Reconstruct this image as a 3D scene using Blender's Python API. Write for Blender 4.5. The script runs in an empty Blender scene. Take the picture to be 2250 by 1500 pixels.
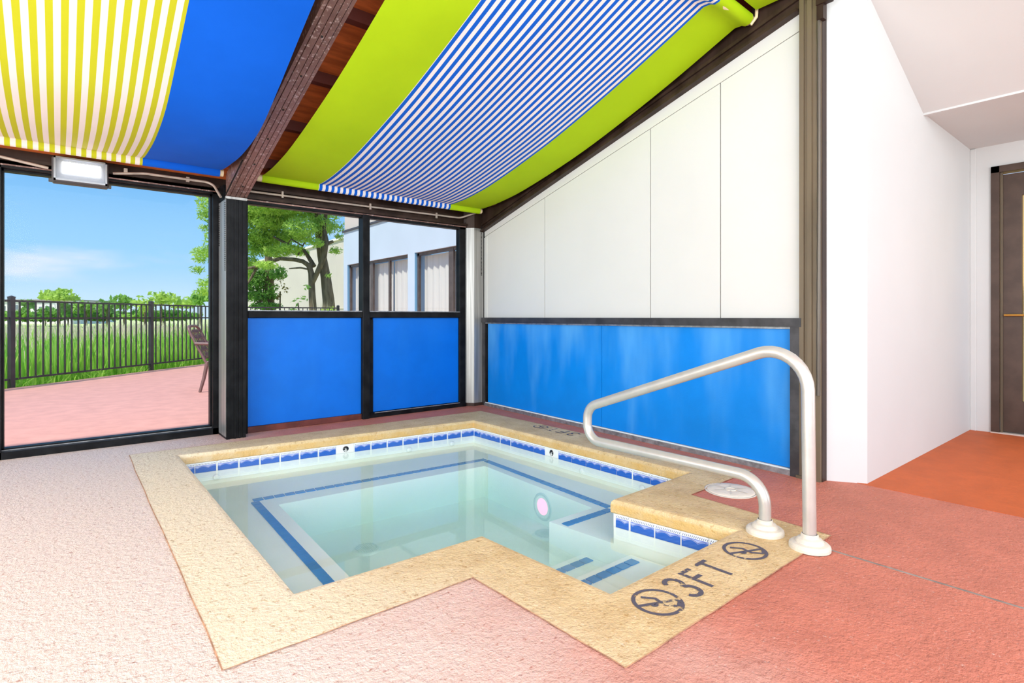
import bpy, math, random
import numpy as np
from mathutils import Vector, Matrix
from mathutils.geometry import tessellate_polygon

# ------------------------------------------------------------------ camera, sky, sun, lights, exposure
scn = bpy.context.scene
COL = scn.collection
cam_d = bpy.data.cameras.new('camera'); cam = bpy.data.objects.new('camera', cam_d); COL.objects.link(cam)
cam.location = (0, 0, 1.05)
cam.rotation_euler = (math.pi/2, 0, math.radians(-39.41))
cam_d.sensor_width = 36.0; cam_d.lens = 36.0*1212/2250; cam_d.shift_y = -54/2250
cam_d.clip_start = .05; cam_d.clip_end = 600
scn.camera = cam
scn.view_settings.view_transform = 'Standard'; scn.view_settings.look = 'None'
scn.view_settings.gamma = 1; scn.view_settings.use_curve_mapping = False
scn.view_settings.exposure = 0.06
scn.cycles.max_bounces = 8; scn.cycles.volume_bounces = 2; scn.cycles.transparent_max_bounces = 24
scn.cycles.diffuse_bounces = 4; scn.cycles.caustics_reflective = False

def lin(c):
    r = []
    for v in c[:3]:
        v /= 255.0
        r.append(v/12.92 if v <= .04045 else ((v+.055)/1.055)**2.4)
    return (*r, 1.0)

class NT:
    """tiny node-tree helper"""
    def __init__(s, tree): s.t = tree; s.n = tree.nodes; s.l = tree.links
    def new(s, kind, **kw):
        n = s.n.new(kind)
        for k, v in kw.items(): setattr(n, k, v)
        return n
    def put(s, sock, v):
        if isinstance(v, bpy.types.NodeSocket): s.l.new(v, sock)
        elif v is not None:
            if hasattr(sock.default_value, '__len__') and not hasattr(v, '__len__'):
                sock.default_value = [v]*len(sock.default_value)
            else: sock.default_value = v
    def m(s, op, a, b=None, c=None, clamp=False):
        n = s.new('ShaderNodeMath', operation=op); n.use_clamp = clamp
        for i, v in enumerate((a, b, c)):
            if v is not None: s.put(n.inputs[i], v)
        return n.outputs[0]
    def mix(s, f, a, b):
        n = s.new('ShaderNodeMix', data_type='RGBA'); n.clamp_factor = True
        s.put(n.inputs[0], f); s.put(n.inputs[6], a); s.put(n.inputs[7], b); return n.outputs[2]
    def noise(s, vec, scale, detail=4, rough=.55):
        n = s.new('ShaderNodeTexNoise'); s.put(n.inputs['Vector'], vec)
        n.inputs['Scale'].default_value = scale; n.inputs['Detail'].default_value = detail; n.inputs['Roughness'].default_value = rough
        return n.outputs['Fac']
    def ramp(s, f, a, b):            # smooth 0..1 between a and b
        n = s.new('ShaderNodeMapRange', interpolation_type='SMOOTHSTEP'); s.put(n.inputs[0], f)
        n.inputs[1].default_value = a; n.inputs[2].default_value = b; return n.outputs[0]
    def coord(s, which='Object'): return s.new('ShaderNodeTexCoord').outputs[which]
    def scale(s, v, x, y, z):
        n = s.new('ShaderNodeMapping'); s.put(n.inputs[0], v); n.inputs[3].default_value = (x, y, z); return n.outputs[0]
    def xyz(s, v):
        n = s.new('ShaderNodeSeparateXYZ'); s.put(n.inputs[0], v); return n.outputs
    def bump(s, h, strength, dist=.01):
        n = s.new('ShaderNodeBump'); n.inputs['Strength'].default_value = strength; n.inputs['Distance'].default_value = dist
        s.put(n.inputs['Height'], h); return n.outputs[0]

# sky: pale at the horizon, clear blue higher up, a few thin clouds
wd = bpy.data.worlds.new('sky'); scn.world = wd; wd.use_nodes = True
w = NT(wd.node_tree); w.n.clear()
gv = w.coord('Generated'); sx = w.xyz(gv)
el = w.m('MAXIMUM', sx[2], 0.0)
c1 = w.mix(w.ramp(el, 0.0, .10), lin((205, 233, 252)), lin((158, 213, 252)))
c2 = w.mix(w.ramp(el, .08, .32), c1, lin((72, 164, 246)))
cl = w.noise(w.scale(gv, 1.6, 1.6, 7.0), 2.3, 5, .55)
c3 = w.mix(w.m('MULTIPLY', w.ramp(cl, .50, .74), .75), c2, lin((240, 243, 252)))
bg = w.new('ShaderNodeBackground'); w.put(bg.inputs[0], c3); bg.inputs[1].default_value = 1.0
w.l.new(bg.outputs[0], w.new('ShaderNodeOutputWorld').inputs[0])

def sun(direction, strength, angle):
    d = bpy.data.lights.new('sun', 'SUN'); o = bpy.data.objects.new('sun', d); COL.objects.link(o)
    d.energy = strength; d.angle = math.radians(angle); d.color = (1, .96, .88)
    o.rotation_euler = Vector(direction).to_track_quat('-Z', 'Y').to_euler(); o.location = (-6, -8, 14)
def area(name, loc, target, sx, sy, power, color=(1, 1, 1)):
    d = bpy.data.lights.new(name, 'AREA'); o = bpy.data.objects.new(name, d); COL.objects.link(o)
    d.shape = 'RECTANGLE'; d.size = sx; d.size_y = sy; d.energy = power; d.color = color
    o.location = loc; o.rotation_euler = (Vector(target)-Vector(loc)).to_track_quat('-Z', 'Y').to_euler()
sun((.50, .16, -.85), 4.6, 3)
# added unseen area lamps that brighten the room from near end, passage and left
area('fill_near_end', (-.2, -3.0, 2.75), (1.9, 3.2, .9), 6.0, 3.3, 415, (.97, 1, 1))
area('fill_passage_end', (5.3, -3.1, 1.4), (5.3, 1.0, 1.5), 2.2, 2.3, 52, (.96, 1, 1))
area('fill_left_side', (-3.9, 2.4, 1.5), (1.5, 4.0, .9), 6.0, 2.6, 330, (.97, 1, 1))

# ------------------------------------------------------------------ mesh helpers
class MB:
    def __init__(s): s.v = []; s.f = []; s.sm = []
    def add(s, vs, fs, smooth=False):
        o = len(s.v); s.v += [tuple(p) for p in vs]
        s.f += [tuple(i+o for i in f) for f in fs]; s.sm += [smooth]*len(fs); return s
    def box(s, a, b):
        x0, y0, z0 = (min(a[i], b[i]) for i in range(3)); x1, y1, z1 = (max(a[i], b[i]) for i in range(3))
        return s.add([(x0,y0,z0),(x1,y0,z0),(x1,y1,z0),(x0,y1,z0),(x0,y0,z1),(x1,y0,z1),(x1,y1,z1),(x0,y1,z1)],
              [(0,3,2,1),(4,5,6,7),(0,1,5,4),(1,2,6,5),(2,3,7,6),(3,0,4,7)])
    def bbox(s, a, b, r):            # box with chamfered vertical + horizontal edges
        x0, y0, z0 = (min(a[i], b[i]) for i in range(3)); x1, y1, z1 = (max(a[i], b[i]) for i in range(3))
        def ring(k, z): return [(x0+k,y0,z),(x1-k,y0,z),(x1,y0+k,z),(x1,y1-k,z),(x1-k,y1,z),(x0+k,y1,z),(x0,y1-k,z),(x0,y0+k,z)]
        def ins(k, z): return [(x0+r+k*0,y0+r,z),(x1-r,y0+r,z),(x1-r,y0+r,z),(x1-r,y1-r,z),(x1-r,y1-r,z),(x0+r,y1-r,z),(x0+r,y1-r,z),(x0+r,y0+r,z)]
        R = [ring(r, z0+r), ring(r, z1-r)]
        vs = R[0]+R[1]; fs = [(i, (i+1) % 8, 8+(i+1) % 8, 8+i) for i in range(8)]
        t = [(x0+r,y0+r,z1),(x1-r,y0+r,z1),(x1-r,y1-r,z1),(x0+r,y1-r,z1)]; b_ = [(p[0],p[1],z0) for p in t]
        vs += t+b_
        fs += [(16,17,18,19),(23,22,21,20)]
        for q, (i, j) in enumerate(((7,0),(1,2),(3,4),(5,6))):
            n = (q+1) % 4; k = (j+1) % 8
            fs += [(8+i,8+j,16+q),(8+j,8+k,16+n,16+q),(j,i,20+q),(k,j,20+q,20+n)]
        return s.add(vs, fs)
    def prism(s, poly, z0, z1):
        n = len(poly)
        if sum(poly[i][0]*poly[(i+1) % n][1]-poly[(i+1) % n][0]*poly[i][1] for i in range(n)) < 0: poly = list(reversed(poly))
        vs = [(p[0],p[1],z0) for p in poly]+[(p[0],p[1],z1) for p in poly]
        tr = tessellate_polygon([[Vector((p[0],p[1],0)) for p in poly]])
        fs = [(i,(i+1) % n,n+(i+1) % n,n+i) for i in range(n)]
        for t in tr:
            a, b, c = (poly[i] for i in t)
            t = tuple(t) if (b[0]-a[0])*(c[1]-a[1])-(b[1]-a[1])*(c[0]-a[0]) > 0 else tuple(reversed(t))
            fs += [tuple(reversed(t)), tuple(n+i for i in t)]
        return s.add(vs, fs)
    def flat(s, loops, z):           # polygon with holes, horizontal
        L = [[Vector((p[0],p[1],0)) for p in l] for l in loops]
        vs = [(p.x,p.y,z) for l in L for p in l]
        return s.add(vs, [tuple(t) for t in tessellate_polygon(L)])
    def slab(s, P, Q, off0, off1, z0, z1):   # upright slab along the line P->Q, offset sideways
        P = Vector(P); Q = Vector(Q); d = (Q-P).normalized(); n = Vector((-d.y, d.x))
        a, b, c, e = P+n*off0, Q+n*off0, Q+n*off1, P+n*off1
        return s.prism([a,b,c,e], z0, z1)
    def hexa(s, p):                   # 8 corners: bottom 4, top 4
        return s.add(p, [(0,3,2,1),(4,5,6,7),(0,1,5,4),(1,2,6,5),(2,3,7,6),(3,0,4,7)])
    def tube(s, path, r, n=10, caps=True, smooth=True):
        P = [Vector(p) for p in path]; m = len(P); R = r if hasattr(r, '__len__') else [r]*m
        T = []
        for i in range(m):
            a = P[i]-P[i-1] if i else P[1]-P[0]; b = P[i+1]-P[i] if i < m-1 else P[i]-P[i-1]
            T.append((a.normalized()+b.normalized()).normalized())
        u = T[0].orthogonal().normalized(); vs = []
        for i in range(m):
            u = (u-T[i]*u.dot(T[i])).normalized(); v = T[i].cross(u)
            vs += [P[i]+(u*math.cos(2*math.pi*k/n)+v*math.sin(2*math.pi*k/n))*R[i] for k in range(n)]
        fs = [(i*n+k, i*n+(k+1) % n, (i+1)*n+(k+1) % n, (i+1)*n+k) for i in range(m-1) for k in range(n)]
        s.add(vs, fs, smooth)
        if caps:
            s.add(vs[:n], [tuple(reversed(range(n)))]); s.add(vs[-n:], [tuple(range(n))])
        return s
    def lathe(s, prof, c, n=24, axis='Z', smooth=True):
        c = Vector(c); vs = []
        for r, h in prof:
            for k in range(n):
                a = 2*math.pi*k/n; p = (r*math.cos(a), r*math.sin(a), h)
                if axis == 'X': p = (p[2], p[0], p[1])
                if axis == 'Y': p = (p[0], p[2], p[1])
                vs.append(c+Vector(p))
        m = len(prof)
        fs = [(i*n+k, i*n+(k+1) % n, (i+1)*n+(k+1) % n, (i+1)*n+k) for i in range(m-1) for k in range(n)]
        return s.add(vs, fs, smooth)
    def ribbon(s, pts, wd, z):        # flat painted stroke in the XY plane
        P = [Vector(p) for p in pts]; L = []; Rr = []
        for i in range(len(P)):
            a = (P[i]-P[i-1]) if i else P[1]-P[0]; b = P[i+1]-P[i] if i < len(P)-1 else P[i]-P[i-1]
            t = (a.normalized()+b.normalized()).normalized(); n = Vector((-t.y, t.x))
            L.append(P[i]+n*wd/2); Rr.append(P[i]-n*wd/2)
        m = len(P)
        return s.add([(p.x,p.y,z) for p in L]+[(p.x,p.y,z) for p in Rr], [(i+1, i, m+i, m+i+1) for i in range(m-1)])
    def mesh(s, name, mat, off=(0, 0, 0)):
        me = bpy.data.meshes.new(name)
        me.from_pydata([(p[0]-off[0], p[1]-off[1], p[2]-off[2]) for p in s.v], [], s.f)
        me.polygons.foreach_set('use_smooth', s.sm); me.update(); me.validate()
        if mat: me.materials.append(mat)
        return me
    def build(s, name, mat, parent=None, org=None, kind=None, label=None):
        off = org or (0, 0, 0)
        base = wloc(parent) if parent else Vector((0, 0, 0))
        o = bpy.data.objects.new(name, s.mesh(name, mat, off)); COL.objects.link(o)
        if parent: o.parent = parent
        o.location = Vector(off)-base
        if kind: o['kind'] = kind
        if label: o['label'] = label
        return o

def wloc(o):
    v = Vector((0, 0, 0))
    while o: v += o.location; o = o.parent
    return v
def empty(name, loc, label=None, cat=None, group=None, kind=None):
    o = bpy.data.objects.new(name, None); COL.objects.link(o); o.location = loc; o.empty_display_size = .1
    return tag(o, label, cat, group, kind)
def tag(o, label=None, cat=None, group=None, kind=None):
    for k, v in (('label', label), ('category', cat), ('group', group), ('kind', kind)):
        if v: o[k] = v
    return o
def inst(name, me, parent, loc, rotz=0.0):
    """one more object on shared mesh data, world location"""
    o = bpy.data.objects.new(name, me); COL.objects.link(o)
    if parent: o.parent = parent; o.location = Vector(loc)-wloc(parent)
    else: o.location = loc
    o.rotation_euler = (0, 0, rotz); return o
def offset_poly(poly, d):
    """grow a closed polygon outwards by d (mitred)"""
    P = [Vector(p) for p in poly]; n = len(P)
    ar = sum(P[i].x*P[(i+1) % n].y-P[(i+1) % n].x*P[i].y for i in range(n)); sg = 1 if ar > 0 else -1
    out = []
    for i in range(n):
        a = (P[i]-P[i-1]).normalized(); b = (P[(i+1) % n]-P[i]).normalized()
        na = Vector((a.y, -a.x))*sg; nb = Vector((b.y, -b.x))*sg
        k = (na+nb); k = k/(k.dot(na))
        out.append(P[i]+k*d)
    return out

# ------------------------------------------------------------------ materials
def pbr(name, base, rough=.6, metal=0.0, var=None, bump=None, spec=.5, coat=0.0):
    """base colour in sRGB; var=(scale, amount[, stretch]); bump=(scale, strength[, stretch])"""
    m = bpy.data.materials.new(name); m.use_nodes = True; t = NT(m.node_tree); p = t.n['Principled BSDF']
    c = lin(base); p.inputs['Roughness'].default_value = rough; p.inputs['Metallic'].default_value = metal
    p.inputs['Specular IOR Level'].default_value = spec; p.inputs['Coat Weight'].default_value = coat
    p.inputs['Base Color'].default_value = c
    if var:
        v = t.coord(); v = t.scale(v, *var[2]) if len(var) > 2 else v
        f = t.ramp(t.noise(v, var[0], 5), .3, .7); a = var[1]
        t.put(p.inputs['Base Color'], t.mix(f, tuple(min(1, x*(1-a)) for x in c[:3])+(1,), tuple(min(1, x*(1+a)+a*.02) for x in c[:3])+(1,)))
    if bump:
        v = t.coord(); v = t.scale(v, *bump[2]) if len(bump) > 2 else v
        t.put(p.inputs['Normal'], t.bump(t.noise(v, bump[0], 6, .65), bump[1]))
    return m
def fresnel(t, ior):
    g = t.new('ShaderNodeNewGeometry'); fr = t.new('ShaderNodeFresnel')
    t.put(fr.inputs[0], t.m('ADD', ior, t.m('MULTIPLY', g.outputs['Backfacing'], 1/ior-ior)))   # same reflectance from either side
    return fr.outputs[0]
def glass(name, tint=(1, 1, 1), k=.12):
    m = bpy.data.materials.new(name); m.use_nodes = True; t = NT(m.node_tree); t.n.clear()
    tr = t.new('ShaderNodeBsdfTransparent'); tr.inputs[0].default_value = (*tint, 1)
    gl = t.new('ShaderNodeBsdfGlossy'); gl.inputs['Roughness'].default_value = .0
    mx = t.new('ShaderNodeMixShader'); t.put(mx.inputs[0], t.m('MULTIPLY', fresnel(t, 1.45), k))
    t.l.new(tr.outputs[0], mx.inputs[1]); t.l.new(gl.outputs[0], mx.inputs[2])
    t.l.new(mx.outputs[0], t.new('ShaderNodeOutputMaterial').inputs[0]); return m
def emit(name, c, s):
    m = bpy.data.materials.new(name); m.use_nodes = True; t = NT(m.node_tree); t.n.clear()
    e = t.new('ShaderNodeEmission'); e.inputs[0].default_value = lin(c); e.inputs[1].default_value = s
    t.l.new(e.outputs[0], t.new('ShaderNodeOutputMaterial').inputs[0]); return m

M = {}
M['white'] = pbr('white paint', (208, 209, 207), .55, var=(1.1, .02), bump=(60, .04))
M['white_panel'] = pbr('off white wall board', (212, 210, 204), .5, var=(.9, .025), bump=(45, .03))
M['black'] = pbr('black anodised metal', (16, 16, 18), .4, 0, var=(8, .3), spec=.12)
M['dark_steel'] = pbr('dark brown steel', (52, 36, 28), .42, .1, var=(6, .35, (1, 1, .2)), spec=.2)
M['brown_steel'] = pbr('bronze steel', (104, 90, 70), .45, .25, var=(5, .25, (1, 1, .15)))
M['bare_steel'] = pbr('brushed steel', (160, 157, 152), .38, .6, var=(7, .22, (6, 6, .15)))
M['alu'] = pbr('worn aluminium', (150, 150, 152), .38, .6, var=(20, .3))
M['frame_grey'] = pbr('charcoal frame', (62, 60, 62), .4, .35, var=(9, .25))
M['rail'] = pbr('satin aluminium rail', (200, 196, 188), .33, .45, var=(9, .06), bump=(70, .05))
M['flange'] = pbr('painted flange', (216, 208, 192), .5, 0, var=(25, .06), bump=(60, .2))
M['pvc'] = pbr('cream plastic pipe', (236, 214, 172), .4)
M['conduit'] = pbr('painted conduit', (176, 160, 146), .45, .2, var=(9, .2))
M['flex'] = pbr('flexible conduit', (96, 88, 78), .4, .5)
M['mosaic'] = pbr('blue mosaic tile', (16, 122, 190), .2, var=(4, .12))
M['grout'] = pbr('white tile grout', (228, 230, 226), .6)
M['kick'] = pbr('brown kick plate', (92, 34, 24), .6, var=(7, .4))
M['hole'] = pbr('dark hole', (20, 16, 12), .9)
M['slot'] = pbr('grey plastic grate', (206, 222, 218), .6)
M['drain'] = pbr('white plastic grate', (240, 244, 242), .5)
M['black_tile'] = pbr('black glaze', (22, 24, 28), .3)
M['lid'] = pbr('worn white plastic lid', (228, 218, 202), .6, var=(14, .07), bump=(50, .25))
M['door'] = pbr('bronze door', (72, 54, 44), .4, .3, var=(7, .15))
M['brass'] = pbr('brass pull', (196, 146, 70), .3, .8)
M['fence'] = pbr('charcoal fence paint', (58, 54, 58), .5, .2, var=(9, .15))
M['chair'] = pbr('brown resin', (112, 82, 78), .45, var=(8, .1))
M['bark'] = pbr('bark', (106, 90, 70), .9, var=(5, .45, (3, 3, .5)), bump=(18, .8, (3, 3, .5)))
M['apt'] = pbr('white siding', (232, 224, 220), .8)
M['apt_win'] = pbr('far window', (120, 128, 140), .4)
M['roof_far'] = pbr('far roof', (150, 140, 132), .9)
M['curtain'] = pbr('cream curtain', (226, 220, 206), .85, var=(5, .04, (1, 9, .1)))
M['bwin'] = pbr('brown window frame', (92, 78, 72), .45, .2, var=(9, .2))
M['flash'] = pbr('dark flashing', (70, 66, 70), .5)
M['lbl'] = pbr('light blue stucco', (188, 203, 214), .85, var=(1.2, .03), bump=(25, .1))
M['reveal'] = pbr('mid blue reveal', (128, 182, 214), .8)
M['stucco'] = pbr('cream stucco', (204, 192, 182), .9, var=(.35, .06), bump=(6, .1))
M['glass'] = glass('window glass', (.985, .99, .99), .05)
M['glass_dark'] = glass('building glass', (.95, .96, .97), .35)
M['lamp_glass'] = glass('lamp glass', (.97, .98, 1), .5)
M['led'] = emit('lamp glow', (255, 252, 246), 11.0)
M['housing'] = pbr('grey lamp housing', (74, 70, 70), .45, .3)
M['reflector'] = pbr('lamp reflector', (150, 152, 158), .3, .5)
M['warm'] = pbr('warm room wall', (214, 180, 120), .8)

def m_leaf(name, a, b):
    m = bpy.data.materials.new(name); m.use_nodes = True; t = NT(m.node_tree); p = t.n['Principled BSDF']
    f = t.ramp(t.noise(t.coord(), 1.6, 4), .32, .68); g = t.new('ShaderNodeNewGeometry')
    f = t.m('ADD', t.m('MULTIPLY', f, .45), t.m('MULTIPLY', g.outputs['Random Per Island'], .55))
    c = t.mix(f, tuple(q*.8 for q in lin(a)[:3])+(1,), lin(b)); t.put(p.inputs['Base Color'], c); p.inputs['Roughness'].default_value = .7
    tl = t.new('ShaderNodeBsdfTranslucent'); t.put(tl.inputs[0], c)
    mx = t.new('ShaderNodeMixShader'); mx.inputs[0].default_value = .5
    t.l.new(p.outputs[0], mx.inputs[1]); t.l.new(tl.outputs[0], mx.inputs[2]); t.l.new(mx.outputs[0], t.n['Material Output'].inputs[0])
    return m
M['leaf'] = m_leaf('feathery leaf', (146, 194, 74), (216, 240, 124))
M['leaf_dark'] = m_leaf('dark leaf', (92, 146, 68), (150, 196, 92))
M['leaf_lime'] = m_leaf('lime leaf', (168, 206, 76), (214, 236, 118))
M['leaf_mid'] = m_leaf('mid leaf', (116, 172, 66), (170, 212, 96))
M['reed'] = m_leaf('green reed', (136, 206, 52), (204, 240, 116))
M['straw'] = m_leaf('straw reed', (232, 210, 184), (246, 232, 206))
M['plume'] = m_leaf('pale plume', (206, 196, 160), (226, 214, 186))
M['rust'] = m_leaf('rusty leaf', (130, 112, 62), (168, 150, 80))

def m_deck(name, paint, worn, wear_glare_amt, speck, bump):  # worn: pale colour for both the wear and the painted-in sky glare
    """painted rough concrete: paint, wear with sky glare painted in, fine grit"""
    m = bpy.data.materials.new(name); m.use_nodes = True; t = NT(m.node_tree); p = t.n['Principled BSDF']
    v = t.coord(); x = t.xyz(v)
    big = t.noise(v, .9, 5, .6); mid = t.noise(v, 5.5, 5, .6); fine = t.noise(v, 70, 3, .6)
    # paler to the left: worn paint, with sky glare painted into the colour
    pale_left = t.ramp(t.m('ADD', x[0], t.m('MULTIPLY', t.m('SUBTRACT', big, .5), 1.6)), 1.9, .35) if wear_glare_amt else 0.0
    wear_glare = t.m('MULTIPLY', pale_left, wear_glare_amt) if wear_glare_amt else 0.0
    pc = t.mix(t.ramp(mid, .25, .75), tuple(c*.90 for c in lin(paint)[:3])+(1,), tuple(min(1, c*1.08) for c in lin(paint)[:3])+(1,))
    c = t.mix(t.m('ADD', wear_glare, t.m('MULTIPLY', t.ramp(fine, .60, .76), speck), clamp=True), pc, lin(worn))
    grain = t.noise(t.scale(v, 1, 1.5, 1), 38, 5, .7)
    c = t.mix(t.m('MULTIPLY', t.ramp(grain, .46, .30), speck*1.6, clamp=True), c, tuple(q*.62 for q in lin(paint)[:3])+(1,))
    t.put(p.inputs['Base Color'], c); p.inputs['Roughness'].default_value = .62; p.inputs['Specular IOR Level'].default_value = .35
    h = t.m('ADD', t.m('MULTIPLY', t.noise(v, 32, 5, .7), .7), t.m('MULTIPLY', t.noise(v, 90, 3, .6), .3))
    t.put(p.inputs['Normal'], t.bump(h, bump, .02)); return m
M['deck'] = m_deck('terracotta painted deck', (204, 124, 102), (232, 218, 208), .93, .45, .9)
M['deck_out'] = m_deck('pink patio deck', (208, 150, 136), (216, 172, 160), 0, .2, .15)
M['deck_pass'] = m_deck('orange passage floor', (198, 98, 50), (206, 116, 70), 0, .15, .25)
def m_coping():
    m = bpy.data.materials.new('sand coloured coping'); m.use_nodes = True; t = NT(m.node_tree); p = t.n['Principled BSDF']
    v = t.coord(); x = t.xyz(v); mid = t.noise(v, 4.5, 5, .62); fine = t.noise(v, 75, 3, .6); big = t.noise(v, 1.1, 4)
    c = t.mix(t.ramp(mid, .3, .7), lin((206, 176, 126)), lin((226, 200, 152)))
    pale_left = t.ramp(t.m('ADD', x[0], t.m('MULTIPLY', t.m('SUBTRACT', big, .5), 1.2)), 1.6, .5)  # coping blends to a paler cream towards the left
    c = t.mix(t.m('MULTIPLY', pale_left, .85), c, lin((238, 225, 200)))
    c = t.mix(t.m('MULTIPLY', t.ramp(t.noise(v, 40, 5, .7), .46, .30), .7), c, lin((170, 128, 70)))
    c = t.mix(t.m('MULTIPLY', t.ramp(fine, .60, .74), .6), c, lin((246, 232, 204)))
    # the water-side face is stained ochre
    n = t.new('ShaderNodeNewGeometry'); nz = t.xyz(n.outputs['Normal'])[2]
    st = t.m('MULTIPLY', t.ramp(x[2], -.012, -.03), t.ramp(t.noise(v, 7, 5, .6), .2, .7))
    c = t.mix(t.m('MULTIPLY', st, .75), c, lin((214, 168, 88)))
    t.put(p.inputs['Base Color'], c); p.inputs['Roughness'].default_value = .62; p.inputs['Specular IOR Level'].default_value = .35
    h = t.m('ADD', t.m('MULTIPLY', t.noise(v, 30, 5, .7), .7), t.m('MULTIPLY', t.noise(v, 90, 3), .3))
    t.put(p.inputs['Normal'], t.bump(h, .75, .02)); return m
M['coping'] = m_coping()
def m_plaster():
    m = bpy.data.materials.new('pool plaster'); m.use_nodes = True; t = NT(m.node_tree); p = t.n['Principled BSDF']
    v = t.coord(); f = t.ramp(t.noise(v, 1.7, 5, .6), .35, .72)
    c = t.mix(f, lin((250, 252, 246)), lin((238, 243, 232)))
    t.put(p.inputs['Base Color'], c); p.inputs['Roughness'].default_value = .6; return m
M['plaster'] = m_plaster()
def m_water():
    m = bpy.data.materials.new('pool water'); m.use_nodes = True; t = NT(m.node_tree); t.n.clear()
    bp = t.bump(t.noise(t.coord(), 5.0, 2), .015, .01)
    tr = t.new('ShaderNodeBsdfTransparent'); tr.inputs[0].default_value = (.985, 1, .995, 1)
    gl = t.new('ShaderNodeBsdfGlossy'); gl.inputs['Roughness'].default_value = .0; t.put(gl.inputs['Normal'], bp)
    mx = t.new('ShaderNodeMixShader'); t.put(mx.inputs[0], fresnel(t, 1.33))
    t.l.new(tr.outputs[0], mx.inputs[1]); t.l.new(gl.outputs[0], mx.inputs[2])
    va = t.new('ShaderNodeVolumeAbsorption'); va.inputs[0].default_value = (.32, .76, .70, 1); va.inputs[1].default_value = .60
    o = t.new('ShaderNodeOutputMaterial'); t.l.new(mx.outputs[0], o.inputs[0]); vs = t.new('ShaderNodeVolumeScatter'); vs.inputs[0].default_value = (.95, 1, .99, 1); vs.inputs[1].default_value = .38; ad = t.new('ShaderNodeAddShader'); t.l.new(va.outputs[0], ad.inputs[0]); t.l.new(vs.outputs[0], ad.inputs[1]); t.l.new(ad.outputs[0], o.inputs[1]); return m
M['water'] = m_water()
def m_wave():
    """glazed waterline tile: hatched white band above, lavender sky and blue waves below"""
    m = bpy.data.materials.new('wave waterline tile'); m.use_nodes = True; t = NT(m.node_tree); p = t.n['Principled BSDF']
    x = t.xyz(t.coord()); X, Z = x[0], x[2]
    hatch = t.m('GREATER_THAN', t.m('SINE', t.m('ADD', t.m('MULTIPLY', X, 620), t.m('MULTIPLY', Z, 260))), .1)
    hb = t.m('MULTIPLY', hatch, t.m('MULTIPLY', t.m('GREATER_THAN', Z, .018), t.m('LESS_THAN', Z, .030)))
    top = t.m('GREATER_THAN', Z, .013)
    crest = t.m('ADD', t.m('MULTIPLY', t.m('ABSOLUTE', t.m('SINE', t.m('ADD', t.m('MULTIPLY', X, 42), .7))), .013), -.008)
    dz = t.m('SUBTRACT', Z, crest)
    wave = t.m('LESS_THAN', dz, 0.0); rim = t.m('LESS_THAN', t.m('ABSOLUTE', t.m('SUBTRACT', dz, .0035)), .0014)
    lines = t.m('GREATER_THAN', t.m('SINE', t.m('MULTIPLY', t.m('ADD', Z, t.m('MULTIPLY', X, .18)), 900)), .55)
    c = t.mix(top, lin((170, 182, 226)), lin((236, 240, 246)))
    c = t.mix(t.m('MULTIPLY', hb, .75), c, lin((60, 74, 110)))
    c = t.mix(wave, c, t.mix(t.m('MULTIPLY', lines, .45), lin((16, 82, 178)), lin((90, 146, 216))))
    c = t.mix(rim, c, lin((22, 60, 150)))
    c = t.mix(t.m('LESS_THAN', t.m('ABSOLUTE', t.m('SUBTRACT', Z, .0135)), .0016), c, lin((74, 96, 190)))
    t.put(p.inputs['Base Color'], c); p.inputs['Roughness'].default_value = .18; return m
M['wave'] = m_wave()
def m_stripe(name, a, b, pitch, phase, duty, rough=.8):
    """cloth printed with stripes across local X"""
    m = bpy.data.materials.new(name); m.use_nodes = True; t = NT(m.node_tree); p = t.n['Principled BSDF']
    x = t.xyz(t.coord('UV'))[0]
    f = t.m('LESS_THAN', t.m('FRACT', t.m('DIVIDE', t.m('SUBTRACT', x, phase), pitch)), duty)
    c = t.mix(f, lin(b), lin(a)); t.put(p.inputs['Base Color'], c); p.inputs['Roughness'].default_value = rough
    p.inputs['Specular IOR Level'].default_value = .2
    t.put(p.inputs['Normal'], t.bump(t.noise(t.coord(), 7, 3), .05)); return m
def m_blue(name, a, b, amt):
    """blue painted board with pale vertical weather streaks"""
    m = bpy.data.materials.new(name); m.use_nodes = True; t = NT(m.node_tree); p = t.n['Principled BSDF']
    v = t.coord(); x = t.xyz(v)
    st = t.noise(t.scale(v, 2.2, 2.2, .5), 1.6, 3, .5); dust = t.noise(v, 3.2, 4)
    f = t.m('MULTIPLY', t.ramp(t.m('ADD', st, t.m('MULTIPLY', x[2], .30)), .55, 1.05), amt)
    c = t.mix(f, t.mix(t.ramp(dust, .3, .7), tuple(q*.9 for q in lin(a)[:3])+(1,), lin(a)), lin(b))
    t.put(p.inputs['Base Color'], c); p.inputs['Roughness'].default_value = .45; p.inputs['Specular IOR Level'].default_value = .25
    t.put(p.inputs['Normal'], t.bump(t.noise(v, 90, 3), .08)); return m
M['blue_wall'] = m_blue('blue board, weathered', (0, 130, 220), (110, 182, 232), .55)
M['blue_back'] = m_blue('blue board', (0, 108, 214), (60, 150, 224), .12)
def m_worn_paint():
    m = bpy.data.materials.new('worn black stencil paint'); m.use_nodes = True; t = NT(m.node_tree); p = t.n['Principled BSDF']
    p.inputs['Base Color'].default_value = lin((84, 80, 92)); p.inputs['Roughness'].default_value = .7
    v = t.coord(); f = t.m('MULTIPLY', t.m('ADD', t.noise(v, 60, 4), t.noise(v, 9, 3)), .5)
    tr = t.new('ShaderNodeBsdfTransparent'); mx = t.new('ShaderNodeMixShader'); t.put(mx.inputs[0], t.ramp(f, .56, .60))
    t.l.new(p.outputs[0], mx.inputs[1]); t.l.new(tr.outputs[0], mx.inputs[2]); t.l.new(mx.outputs[0], t.n['Material Output'].inputs[0]); return m
M['stencil'] = m_worn_paint()
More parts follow.
